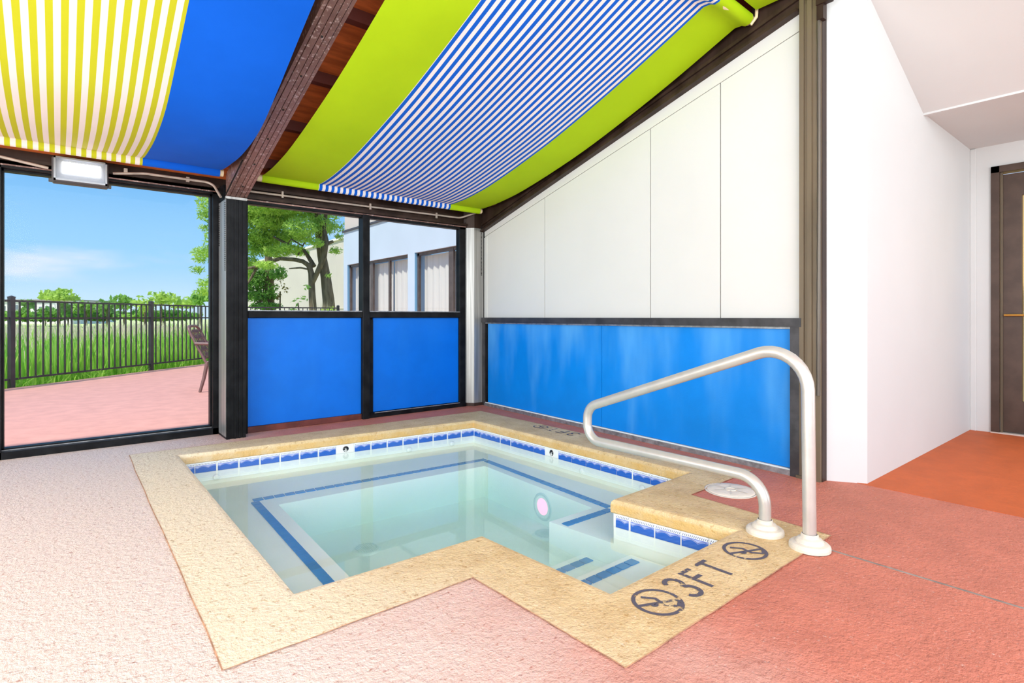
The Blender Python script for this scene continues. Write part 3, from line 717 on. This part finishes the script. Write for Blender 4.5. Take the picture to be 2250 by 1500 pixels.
def rbeam(m, s0, s1, o0, o1, d0, d1):
    q_ = [rw(s0,o0), rw(s1,o0), rw(s1,o1), rw(s0,o1)]; zz = [roofz(s0), roofz(s1), roofz(s1), roofz(s0)]
    m.hexa([(*q_[i], zz[i]+d0) for i in range(4)]+[(*q_[i], zz[i]+d1) for i in range(4)])
m = MB(); rbeam(m, -.05, 4.9, -.06, .03, .02, .27); m.build('web', M['dark_steel'], r2)
m = MB(); rbeam(m, .06, 3.81, -.02, .062, 0, .02); rbeam(m, .06, 3.81, .03, .048, .075, .10); m.build('flange', M['dark_steel'], r2)
m = MB(); rivets(m, [(*rw(.10+.017*i, .031), roofz(.10+.017*i)+.045) for i in range(36)], .0045); m.build('perforation', M['hole'], r2, kind='stuff')

# ------------------------------------------------------------------ canopies
def spline(pts, n):
    """smooth curve through (y, z) points"""
    P = np.array(pts, float); out = []
    for i in range(len(P)-1):
        p0, p1, p2, p3 = P[max(i-1, 0)], P[i], P[i+1], P[min(i+2, len(P)-1)]
        for k in range(n):
            t_ = k/n; out.append(.5*((2*p1)+(-p0+p2)*t_+(2*p0-5*p1+4*p2-p3)*t_**2+(-p0+3*p1-3*p2+p3)*t_**3))
    out.append(P[-1]); return out
def canopy(label, prof, lower, upper, panels, pipe_x, second, skew=0.0):
    sk = lambda x, y: x-skew*(5.2-y)*(x-1.4)/2.43
    t = empty('shade_canopy', (0, lower[0], lower[1]), label, 'canopy')
    r = .032
    wrap0 = [(lower[0]+.036*math.cos(math.radians(a)), lower[1]+.036*math.sin(math.radians(a))) for a in (60, 20, -20, -60, -95, -130, -165, -200)]
    wrap1 = [(upper[0]+.05*math.cos(math.radians(a)), upper[1]+.045*math.sin(math.radians(a))) for a in (-40, -80, -120, -160, -200, -240)]
    curve = wrap0+[tuple(p) for p in spline(prof, 6)]+wrap1
    for name, mat, x0, x1, nx in panels:
        for nm, cv in ((name, curve), (name, [tuple(p) for p in spline(second, 6)])):
            m = MB(); vs = []; us = []
            for i, (y, z) in enumerate(cv):
                for k in range(nx+1):
                    x = x0+(x1-x0)*k/nx
                    pk = .006*math.sin(x*9.0+y*.8)*min(1, max(0, (5.1-y)*1.5))
                    vs.append((sk(x, y), y, z+pk)); us.append((x, y))
            fs = [(i*(nx+1)+k, i*(nx+1)+k+1, (i+1)*(nx+1)+k+1, (i+1)*(nx+1)+k) for i in range(len(cv)-1) for k in range(nx)]
            m.add(vs, fs, True); o = m.build(nm, mat, t)
            uv = o.data.uv_layers.new(name='cloth'); vi = [l.vertex_index for l in o.data.loops]
            uv.data.foreach_set('uv', [c for i in vi for c in us[i]])
    MB().tube([(pipe_x[0], lower[0], lower[1]), (pipe_x[1], lower[0], lower[1])], r, 14).build('pipe', M['pvc'], t)
    ux = (sk(pipe_x[0], upper[0]), sk(pipe_x[1], upper[0]))
    MB().tube([(ux[0], upper[0], upper[1]), (ux[1], upper[0], upper[1])], .038, 14).build('pipe', M['pvc'], t)
    for x in ux: MB().tube([(x+(-.012 if x == ux[1] else .012), upper[0]-.02, upper[1]-.045), (x, upper[0]-.055, upper[1]), (x, upper[0]-.06, upper[1]+.09)], .012, 8).build('pipe_hook', M['pvc'], t)
    return t
ST_Y = m_stripe('yellow and white striped canvas', (190, 190, 34), (232, 222, 214), .0605, .447-.01513, .5)
ST_B = m_stripe('blue and white striped canvas', (8, 92, 200), (238, 230, 226), .058, 1.912, .5)
canopy('canvas canopy of yellow and white stripes beside plain royal blue',
       [(5.195,2.300),(5.1,2.284),(4.85,2.268),(4.45,2.264),(4.0,2.325),(3.6,2.475),(3.2,2.65),(2.9,2.775),(2.4,2.97),(2.02,3.10)], (5.235, 2.284), (1.95, 3.135),
       [('striped_panel', ST_Y, -1.6, .511, 8), ('blue_panel', M['blue_cloth'], .511, 1.062, 4)], (-1.64, 1.09),
       [(1.86,3.16),(1.5,3.14),(1.1,3.22),(.6,3.4),(.1,3.6)])
canopy('canvas canopy of blue and white stripes between lime green panels',
       [(5.195,2.308),(5.1,2.306),(4.85,2.32),(4.45,2.372),(3.9,2.49),(3.35,2.635),(2.63,2.87),(2.02,3.10)], (5.235, 2.290), (1.93, 3.125),
       [('green_panel', M['lime'], 1.40, 1.907, 4), ('striped_panel', ST_B, 1.907, 3.386, 8), ('green_panel', M['lime'], 3.386, 3.80, 4)], (1.36, 3.83),
       [(1.86,3.16),(1.5,3.17),(1.1,3.26),(.6,3.42),(.1,3.6)], .031)

# ------------------------------------------------------------------ conduit and flood light on the header
cd = empty('electrical_conduit', (.6, 5.44, 2.2), 'painted electrical conduit along the header to the flood light', 'conduit')
MB().tube(fillet([(-1.2,5.452,2.30), (-.34,5.45,2.215), (-.06,5.45,2.175)], [.4], 5), .011, 10).build('pipe', M['conduit'], cd)
MB().tube(fillet([(.335,5.45,2.20), (.55,5.452,2.235), (1.05,5.45,2.235), (1.085,5.30,2.09)], [.4, .08], 7), .011, 10).build('pipe', M['conduit'], cd)
for x in (.42, .86): MB().box((x-.012,5.445,2.215), (x+.012,5.49,2.255)).build('strap', M['conduit'], cd)
cd2 = empty('electrical_conduit', (2.4, 5.36, 2.2), 'painted electrical conduit along the header above the blue panels', 'conduit')
MB().tube(fillet([(1.28,5.36,2.185), (2.5,5.37,2.195), (3.62,5.36,2.205), (3.80,5.30,2.275)], [2, .15], 6), .0105, 10).build('pipe', M['conduit'], cd2)
for x in (1.62, 2.5, 3.3): MB().box((x-.008,5.352,2.165), (x+.008,5.372,2.225)).build('strap', M['conduit'], cd2)

lx0, lx1, lz0, lz1 = -.03, .295, 2.085, 2.262
L = empty('flood_light', (.13, 5.46, 2.08), 'lit rectangular flood light on the header above the window', 'lamp')
m = MB(); m.bbox((lx0-.012,5.42,lz0-.014), (lx1+.012,5.50,lz1+.006), .01); m.build('housing', M['housing'], L)
for xa, xb in ((lx0-.03, lx0-.008), (lx1+.008, lx1+.03)): MB().box((xa,5.44,lz0-.006), (xb,5.48,lz0+.014)).build('bracket', M['housing'], L)
m = MB()
for a, b in (((lx0,5.385,lz0),(lx1,5.42,lz0+.012)), ((lx0,5.385,lz1-.012),(lx1,5.42,lz1)), ((lx0,5.385,lz0),(lx0+.012,5.42,lz1)), ((lx1-.012,5.385,lz0),(lx1,5.42,lz1))): m.box(a, b)
m.build('bezel', M['reflector'], L)
MB().box((lx0+.012,5.412,lz0+.012), (lx1-.012,5.419,lz1-.012)).build('reflector', M['reflector'], L)
MB().box((lx0+.05,5.398,lz0+.062), (lx1-.04,5.411,lz1-.034)).build('bulb', M['led'], L)
MB().box((lx0+.012,5.387,lz0+.012), (lx1-.012,5.391,lz1-.012)).build('glass_cover', M['lamp_glass'], L)

# ------------------------------------------------------------------ outside: patio, fence, meadow
FP = [(-2.52,9.26), (-.548,11.146), (1.419,13.033), (3.39,14.92), (5.85,14.55)]
pt = MB().prism([(-9,5.75), (4.98,5.75), (4.98,14.55), (3.42,14.80), (-4.6,7.12), (-9,7.12)], -.2, -.002)
o = pt.build('floor_patio', M['deck_out'], kind='structure'); tag(o, 'pink painted concrete patio outside the window')
o = MB().flat([[(-260,5.72), (260,5.72), (260,320), (-260,320)]], -.16).build('ground', M['field'], kind='structure'); tag(o, 'green meadow beyond the fence')
fn = empty('metal_fence', (1.419, 13.033, 0), 'charcoal metal picket fence round the patio', 'fence')
pk = MB().box((-.0095,-.0095,.10), (.0095,.0095,1.30)).mesh('picket', M['fence'])
pm = MB(); pm.box((-.032,-.032,-.12), (.032,.032,1.34)); pm.box((-.036,-.036,1.34), (.036,.036,1.352)); pm.add([(-.034,-.034,1.352),(.034,-.034,1.352),(.034,.034,1.352),(-.034,.034,1.352),(0,0,1.372)], [(0,1,4),(1,2,4),(2,3,4),(3,0,4)])
pm = pm.mesh('fence_post', M['fence'])
for i, p in enumerate(FP):
    d = Vector(FP[min(i+1, 4)])-Vector(FP[max(i-1, 0)]); inst('fence_post', pm, fn, (*p, 0), math.atan2(d.y, d.x))
for i in range(4):
    P, Q = Vector(FP[i]), Vector(FP[i+1]); d = Q-P; a = math.atan2(d.y, d.x); n = 21
    for z in (1.29, 1.03, .115):
        m = MB(); m.slab(P, Q, -.015, .015, z-.014, z+.014); m.build('fence_rail', M['fence'], fn)
    for k in range(n):
        c = P+d*(k+1)/(n+1); inst('picket', pk, fn, (c.x, c.y, 0), a)

random.seed(5); rng = np.random.default_rng(11)
def cards(name, mat, pts, size, aspect, parent=None, up=None, kind='stuff', org=None):
    """a leaf at every point: thin rhombs with their own random directions"""
    n = len(pts); a = rng.normal(size=(n, 3))
    if up is not None: a = a*(1-up)+np.array([0, 0, 1.0])*up*2
    a /= np.linalg.norm(a, axis=1)[:, None]
    b = rng.normal(size=(n, 3)); b -= a*(a*b).sum(1)[:, None]; b /= np.linalg.norm(b, axis=1)[:, None]
    s = size*(.6+.8*rng.random(n))[:, None]
    v = np.stack([pts-a*s, pts+b*s*aspect, pts+a*s, pts-b*s*aspect], 1).reshape(-1, 3)
    base = np.array(wloc(parent)) if parent else np.zeros(3)
    me = bpy.data.meshes.new(name); me.from_pydata((v-base).tolist(), [], np.arange(4*n).reshape(-1, 4).tolist()); me.materials.append(mat)
    o = bpy.data.objects.new(name, me); COL.objects.link(o)
    if parent: o.parent = parent
    if kind: o['kind'] = kind
    return o
def blob(c, r, n): 
    d = rng.normal(size=(n, 3)); d /= np.linalg.norm(d, axis=1)[:, None]
    return np.array(c)+d*np.array(r)*(rng.random(n)**.45)[:, None]
def blades(name, mat, base, hmin, hmax, wdt, label, cat, bend=.25):
    n = len(base); h = hmin+(hmax-hmin)*rng.random(n); az = rng.random(n)*6.283; ln = bend*h*rng.random(n)
    dx, dy = np.cos(az)*ln, np.sin(az)*ln; pa = rng.random(n)*6.283; px, py = np.cos(pa)*wdt, np.sin(pa)*wdt
    V = np.zeros((n, 5, 3)); V[:, 0] = base; V[:, 1] = base; V[:, 0, 0] -= px; V[:, 0, 1] -= py; V[:, 1, 0] += px; V[:, 1, 1] += py
    mid = base.copy(); mid[:, 0] += dx*.35; mid[:, 1] += dy*.35; mid[:, 2] += h*.6
    V[:, 2] = mid; V[:, 3] = mid; V[:, 2, 0] += px*.8; V[:, 2, 1] += py*.8; V[:, 3, 0] -= px*.8; V[:, 3, 1] -= py*.8
    V[:, 4] = base; V[:, 4, 0] += dx; V[:, 4, 1] += dy; V[:, 4, 2] += h
    f = []
    for i in range(n): k = 5*i; f += [(k, k+1, k+2, k+3), (k+3, k+2, k+4)]
    me = bpy.data.meshes.new(name); me.from_pydata(V.reshape(-1, 3).tolist(), [], f); me.materials.append(mat)
    o = bpy.data.objects.new(name, me); COL.objects.link(o); return tag(o, label, cat, kind='stuff')
def meadow(n, d0, d1, s0=-4, s1=14):
    """points beyond the fence line, between d0 and d1 metres behind it"""
    t_ = Vector((.7216, .6923)); nr = Vector((-.6923, .7216)); s = s0+(s1-s0)*rng.random(n); d = d0+(d1-d0)*rng.random(n)**1.3
    x = -.548+t_.x*s+nr.x*d; y = 11.146+t_.y*s+nr.y*d; P = np.stack([x, y, np.full(n, -.16)], 1); return P[(x < 11.6) & ((x < 4.9) | (y > 15))]
blades('reed_grass', M['reed'], meadow(6500, .12, 3.2), .4, 1.0, .018, 'tall fresh green reeds growing close behind the metal fence', 'reeds')
blades('low_grass', M['reed'], meadow(2600, .05, .45), .15, .34, .012, 'short bright green grass along the foot of the fence', 'grass', .8)
blades('straw_grass', M['straw'], meadow(7000, 4.5, 22, -6, 26), .6, 1.05, .02, 'pale straw coloured marsh grass in the middle of the meadow', 'grass')
blades('far_grass', M['reed'], meadow(6000, 7, 34, -8, 40), .35, .8, .03, 'yellow green grass in the far meadow', 'grass')

# trees
def tree(name, base, label, cat, stems, blobs, mat, leaf, asp, per, group=None):
    t = empty(name, base, label, cat, group)
    for path, rad in stems: MB().tube(path, rad, 9).build('branch' if rad[0] < .11 else 'trunk', M['bark'], t)
    pts = np.concatenate([blob(c, r, max(12, int(per*r[0]*r[1]*r[2]**.5))) for c, r in blobs])
    cards('foliage', mat, pts, leaf, asp, t); return t
def dep(px, py, d):                    # handy: bearing px / elevation py at d metres down the view axis
    a = math.radians(39.41); F = Vector((math.sin(a), math.cos(a), 0)); R = Vector((math.cos(a), -math.sin(a), 0))
    return Vector((0, 0, 1.05))+F*d+R*d*(px-1125)/1212+Vector((0, 0, 1))*d*(696-py)/1212
T = lambda *p: [tuple(dep(*q)) for q in p]
stems = [(T((724,716,19),(722,660,19),(716,610,19),(707,560,19),(701,510,19.1),(694,440,19.2),(684,380,19.2)), [.25,.20,.17,.15,.14,.11,.06]),
         (T((690,716,18.8),(686,650,18.8),(684,600,18.8),(678,580,18.8)), [.14,.115,.10,.09]),
         (T((688,620,18.7),(700,592,18.6),(712,565,18.6),(717,530,18.6),(712,505,18.7),(716,470,18.8),(724,430,18.9)), [.07,.085,.09,.085,.075,.06,.03]),
         (T((680,584,18.8),(665,574,18.8),(645,570,18.8),(615,568,18.7),(585,578,18.6),(555,588,18.5),(520,592,18.4),(470,585,18.2)), [.085,.075,.07,.065,.06,.05,.04,.03]),
         (T((690,585,18.9),(678,565,19),(668,550,19),(640,540,19),(600,520,18.9)), [.08,.07,.06,.05,.03]),
         (T((565,585,18.6),(552,610,18.5),(543,625,18.4)), [.05,.04,.02]),
         (T((655,560,18.8),(668,535,18.8),(680,518,18.9)), [.03,.025,.015]),
         (T((664,540,18.8),(640,525,18.8),(628,540,18.8)), [.03,.025,.015]),
         (T((720,535,18.7),(732,530,18.7)), [.06,.05]), (T((680,592,18.8),(660,588,18.7),(635,590,18.6)), [.03,.03,.02])]
bl = []
for px, py, rx, rz_ in ((560,470,50,26),(620,470,55,24),(690,465,40,24),(735,470,18,14),(560,515,48,22),(610,510,36,20),(660,500,36,20),(700,495,30,22),(570,548,42,16),(610,552,32,13),(545,575,26,14),
                        (600,440,70,30),(520,470,40,30),(470,440,34,30),(452,470,18,18),(452,500,14,8),(448,555,24,12),(434,592,16,8),(440,570,16,9),(452,622,20,12),(446,640,20,10),(470,540,22,40),(480,620,24,30),(640,400,90,36),(560,400,70,30),(690,420,50,26),
                        (640,452,40,16),(650,520,40,13),(690,532,22,11),(638,545,30,9),(722,498,24,18),(748,500,12,14),(735,450,20,20),(590,530,50,16),(595,490,40,14),(545,600,14,22),(585,582,26,9),(662,555,20,8),(706,530,14,18),(738,550,16,10),(745,520,12,8),(722,605,8,5)):
    c = dep(px, py, 19+random.uniform(-1.2, .8)); k = 19/1212; bl.append((tuple(c), (rx*k, rx*k*.9, rz_*k)))
per = 5200
tree('locust_tree', (7.2,18.66,-.16), 'large feathery green tree with a forked trunk before the cream building', 'tree', stems, bl, M['leaf'], .085, .2, per)
st2 = [(T((592,716,21),(590,640,21),(592,590,21),(588,540,21)), [.24,.2,.17,.1]), (T((590,640,21),(575,660,20.8),(560,668,20.6)), [.06,.05,.02])]
b2 = [(tuple(dep(px, py, 20.8)), (rx*.0172, rx*.016, rz_*.0172)) for px, py, rx, rz_ in ((560,620,34,18),(575,650,30,14),(610,600,22,16),(565,600,30,16),(550,645,18,18),(600,640,14,20),(585,672,34,8))]
tree('dark_tree', (5.6,20,-.16), 'darker green tree with one straight trunk behind the feathery tree', 'tree', st2, b2, M['leaf_dark'], .09, .3, 3600)
b3 = [(tuple(dep(px, py, 20)), (rx*.0165, rx*.0165, rz_*.0165)) for px, py, rx, rz_ in ((618,620,9,14),(628,635,9,8),(612,650,10,8))]
tree('rusty_shrub', tuple(dep(618, 716, 20)), 'rusty brown leaved shrub before the cream wall', 'shrub', [(T((614,716,20),(616,640,20)), [.04,.02])], b3, M['rust'], .07, .4, 420)
b4 = [(tuple(dep(px, py, 18)), (rx*.015, rx*.015, rz_*.015)) for px, py, rx, rz_ in ((650,662,16,9),(668,655,9,6),(676,630,9,7),(640,680,12,7))]
tree('low_shrub', tuple(dep(655, 716, 18)), 'small dark green shrub to the left of the forked trunk', 'shrub', [(T((660,716,18),(655,665,18)), [.03,.02])], b4, M['leaf_dark'], .07, .35, 500)
b5 = [(tuple(dep(px, py, 16)), (rx*.0132, rx*.0132, rz_*.0132)) for px, py, rx, rz_ in ((722,682,18,8),(735,680,10,10),(708,686,12,5))]
tree('lime_shrub', tuple(dep(722, 720, 16)), 'bright lime green shrub beside the blue building corner', 'shrub', [(T((722,716,16),(722,684,16)), [.03,.02])], b5, M['leaf_lime'], .06, .4, 1500)
gb = np.stack([np.array(dep(random.gauss(708, 10), 745, 16.8)) for _ in range(260)]); gb[:, 2] = -.1
blades('plume_grass', M['plume'], gb, .8, 1.75, .008, 'tuft of tall straw coloured plume grass before the forked trunk', 'grass', .16)

def round_tree(name, px, py, d, rx, rz_, mat, label, cat, n=9, leaf=.3, per=40, group=None):
    k = d/1212; bls = [(tuple(dep(px+random.uniform(-.7, .7)*rx, py+random.uniform(-.7, .7)*rz_, d+random.uniform(-1, 1)*rx*k*.6)), (rx*k*.45, rx*k*.45, max(rz_*k*.42, .3))) for _ in range(n)]
    b = dep(px, 696+1.2*1212/d, d)
    return tree(name, tuple(b), label, cat, [([tuple(b), tuple(dep(px, py, d))], [.10, .05])], bls, mat, leaf, .5, per, group)
round_tree('umbrella_tree', 131, 648, 62, 40, 12, M['leaf_lime'], 'flat topped lime green tree standing alone above the far flats', 'tree', 14, .24, 150)
for px, py, d, rx, rz_, mk, lab in ((45,690,70,20,7,'leaf_mid','round green bush before the white flats, beside the fence post'), (62,672,66,16,14,'leaf_dark','dark leafy tree before the white flats'), (112,684,68,26,9,'leaf_dark','low dark bush under the flat topped tree'),
        (150,678,64,20,14,'leaf_dark','dark green tree just past the flat topped tree'), (190,676,62,26,14,'leaf_mid','mid green tree between the flats and the tall hedge trees'), (235,672,60,22,14,'leaf_dark','dark tree under the small pointed crown'),
        (272,664,58,26,16,'leaf_mid','mid green tree behind the middle of the fence'), (318,668,56,24,18,'leaf_lime','lime tree directly behind the middle fence post'), (355,654,56,30,16,'leaf_lime','tall lime green tree just past the middle fence post'),
        (400,664,56,34,16,'leaf_lime','broad lime green tree behind the patio chair'), (440,656,54,22,14,'leaf_mid','mid green tree beside the window column'), (20,694,75,34,9,'leaf_mid','low green hedge before the white flats'), (215,694,66,62,9,'leaf_dark','long low dark hedge across the far meadow'), (360,693,60,80,9,'leaf_mid','long low green hedge below the lime trees'), (100,695,72,56,8,'leaf_dark','low dark hedge in front of the flats')):
    round_tree('far_hedge' if 'hedge' in lab and 'low' in lab else 'far_tree', px, py, d, rx, rz_, M[mk], lab, 'hedge' if 'hedge' in lab and 'low' in lab else 'tree', 26 if 'hedge' in lab else 14, .3, 60, 'trees beyond the meadow')

# far flats
def flats(px0, px1, py0, py1, d, label, wins):
    k = d/1212; a = dep(px0, 696, d); b = dep(px1, 696, d); P = Vector((a.x, a.y)); Q = Vector((b.x, b.y)); h1 = 1.05+(696-py0)*k
    t = empty('apartment_block', (*P, -.16), label, 'building')
    MB().slab(P, Q, 0, 8, -.16, h1).build('wall', M['apt'], t)
    MB().slab(P, Q, -.3, 8.3, h1, h1+.25).build('roof', M['roof_far'], t)
    for x0, x1, y0, y1 in wins:
        u0, u1 = (x0-px0)/(px1-px0), (x1-px0)/(px1-px0)
        m = MB(); m.slab(P+(Q-P)*u0, P+(Q-P)*u1, -.06, .02, 1.05+(696-y1)*k, 1.05+(696-y0)*k); m.build('window', M['apt_win'], t)
flats(-40, 120, 661, 690, 95, 'white apartment block with small square windows behind the bushes', ((8,12,672,682), (34,40,670,680), (86,92,674,682), (100,110,672,682), (60,66,672,680)))
flats(122, 158, 661, 690, 92, 'white apartment block with a balcony under the flat topped tree', ((126,130,668,676), (135,147,680,686), (149,153,668,678)))
flats(165, 196, 666, 690, 118, 'pale distant apartment block half hidden by trees', ((172,177,672,678), (184,189,672,678)))

# light blue building
hb_ = empty('blue_building', (5.0, 9.5, -.1), 'light blue building with tall curtained windows and a cream upper storey', 'building')
BX = 5.0
def bwall(y0, y1, z0, z1, name='wall', mat='lbl', x0=BX, x1=BX+.35): return MB().box((x0,y0,z0), (x1,y1,z1)).build(name, M[mat], hb_)
bwall(12.11, 11.906, -.1, 2.96); bwall(11.906, 9.129, 2.214, 2.96); bwall(9.129, 8.875, -.1, 2.96); bwall(8.875, 6.4, 2.214, 2.96); bwall(6.4, 6.0, -.1, 2.96)
MB().box((BX+.05,6.0,-.1), (12,12.11,-.0)).box((BX+.35,12.05,-.1), (12,12.11,5.5)).build('wall', M['lbl'], hb_)
MB().box((BX-.03,6.0,2.96), (BX+.2,12.13,3.0)).build('flashing', M['flash'], hb_)
MB().box((BX+.03,6.0,3.0), (BX+.3,12.12,6.0)).build('upper_wall', M['stucco'], hb_)
MB().box((BX+1.4,6.1,-.1), (BX+1.45,12.0,2.3)).build('inner_wall', M['curtain'], hb_)
for wy0, wy1, cuts in ((11.906, 9.129, (10.76, 9.965)), (8.875, 6.4, (7.74,))):
    wn = empty('window', (BX+.12, wy0, 0)); wn.parent = hb_; wn.location = Vector((BX+.12, wy0, 0))-Vector(hb_.location)
    m = MB(); m.box((BX+.05,wy0,2.16), (BX+.09,wy1,2.214)); m.box((BX+.05,wy0,-.1), (BX+.09,wy0-.07,2.2)); m.box((BX+.05,wy1,-.1), (BX+.09,wy1+.03,2.2))
    for i, c in enumerate(cuts):
        wd2 = .07 if (i == 0) else .028
        m.box((BX+.045,c-wd2,-.1), (BX+.085,c+wd2,2.2))
    m.build('window_frame', M['bwin'], wn)
    MB().box((BX+.004,wy0-.001,-.1), (BX+.05,wy0-.012,2.21)).build('reveal', M['reveal'], wn)
    ys = [wy0-.07]+[c for c in cuts]+[wy1+.03]
    for a, b in zip(ys[:-1], ys[1:]):
        MB().box((BX+.072,a,-.05), (BX+.076,b,2.16)).build('pane', M['glass_dark'], wn)
        n = max(6, int(abs(a-b)/.05)); m = MB(); vs = []
        for k in range(n+1):
            y = a+(b-a)*k/n; x = BX+.17+.018*math.sin(k*1.6); vs += [(x, y, .02), (x, y, 2.16)]
        m.add(vs, [(2*k, 2*k+2, 2*k+3, 2*k+1) for k in range(n)], True); m.build('curtain', M['curtain'], wn)
# cream building behind the trees
cb = empty('cream_building', (12, 30, -.1), 'long windowless cream building behind the feathery tree', 'building')
MB().box((12,13,-.1), (18,52,5.3)).build('wall', M['stucco'], cb)
MB().box((11.9,13,5.3), (18,52,5.42)).build('parapet', M['apt'], cb)
MB().box((11.97,29.0,1.5), (12.0,30.5,4.05)).build('panel', M['stucco'], cb)

# ------------------------------------------------------------------ patio chairs
def chair(loc, rot, label):
    t = empty('patio_chair', loc, label, 'chair'); t.rotation_euler = (0, 0, rot)
    def part(name, m, par=None):
        o = bpy.data.objects.new(name, m.mesh(name, M['chair'])); COL.objects.link(o); o.parent = par or t; return o
    m = MB(); m.bbox((-.24,-.25,.40), (.25,.25,.43), .01); m.box((-.24,-.25,.36), (.25,-.23,.41)); m.box((-.24,.23,.36), (.25,.25,.41)); part('seat', m)
    for sx_, sy_ in ((1,1),(1,-1)): part('leg', MB().tube([(.23*sx_,.235*sy_,.66), (.245*sx_,.24*sy_,.42), (.27*sx_,.25*sy_,0)], [.02,.024,.02], 8))
    for sy_ in (1, -1): part('leg', MB().tube([(-.21,.235*sy_,.42), (-.25,.24*sy_,.2), (-.30,.25*sy_,0)], [.026,.024,.02], 8))
    for sy_ in (1, -1): part('arm', MB().tube(fillet([(-.36,.26*sy_,.68), (.22,.27*sy_,.66), (.235,.24*sy_,.55)], [.06], 6), .021, 8))
    b = part('backrest', MB().tube(fillet([(-.23,.235,.42), (-.47,.24,.92), (-.47,-.24,.92), (-.23,-.235,.42)], [.12,.12], 7), .019, 8))
    m = MB()
    for k in range(-4, 5):
        for sg in (1, -1):
            y0, y1 = k*.055, k*.055+sg*.13
            if abs(y1) < .23: m.tube([(-.255,y0,.47), (-.44,y1,.87)], .006, 5)
    for k in range(5): z = .5+k*.085; x = -.23-(z-.42)*.48; m.tube([(x,-.22,z), (x,.22,z)], .007, 5)
    part('lattice', m, b)
chair((1.90,8.80,0), math.radians(-26), 'brown resin patio chair with a woven lattice back, turned from the fence')
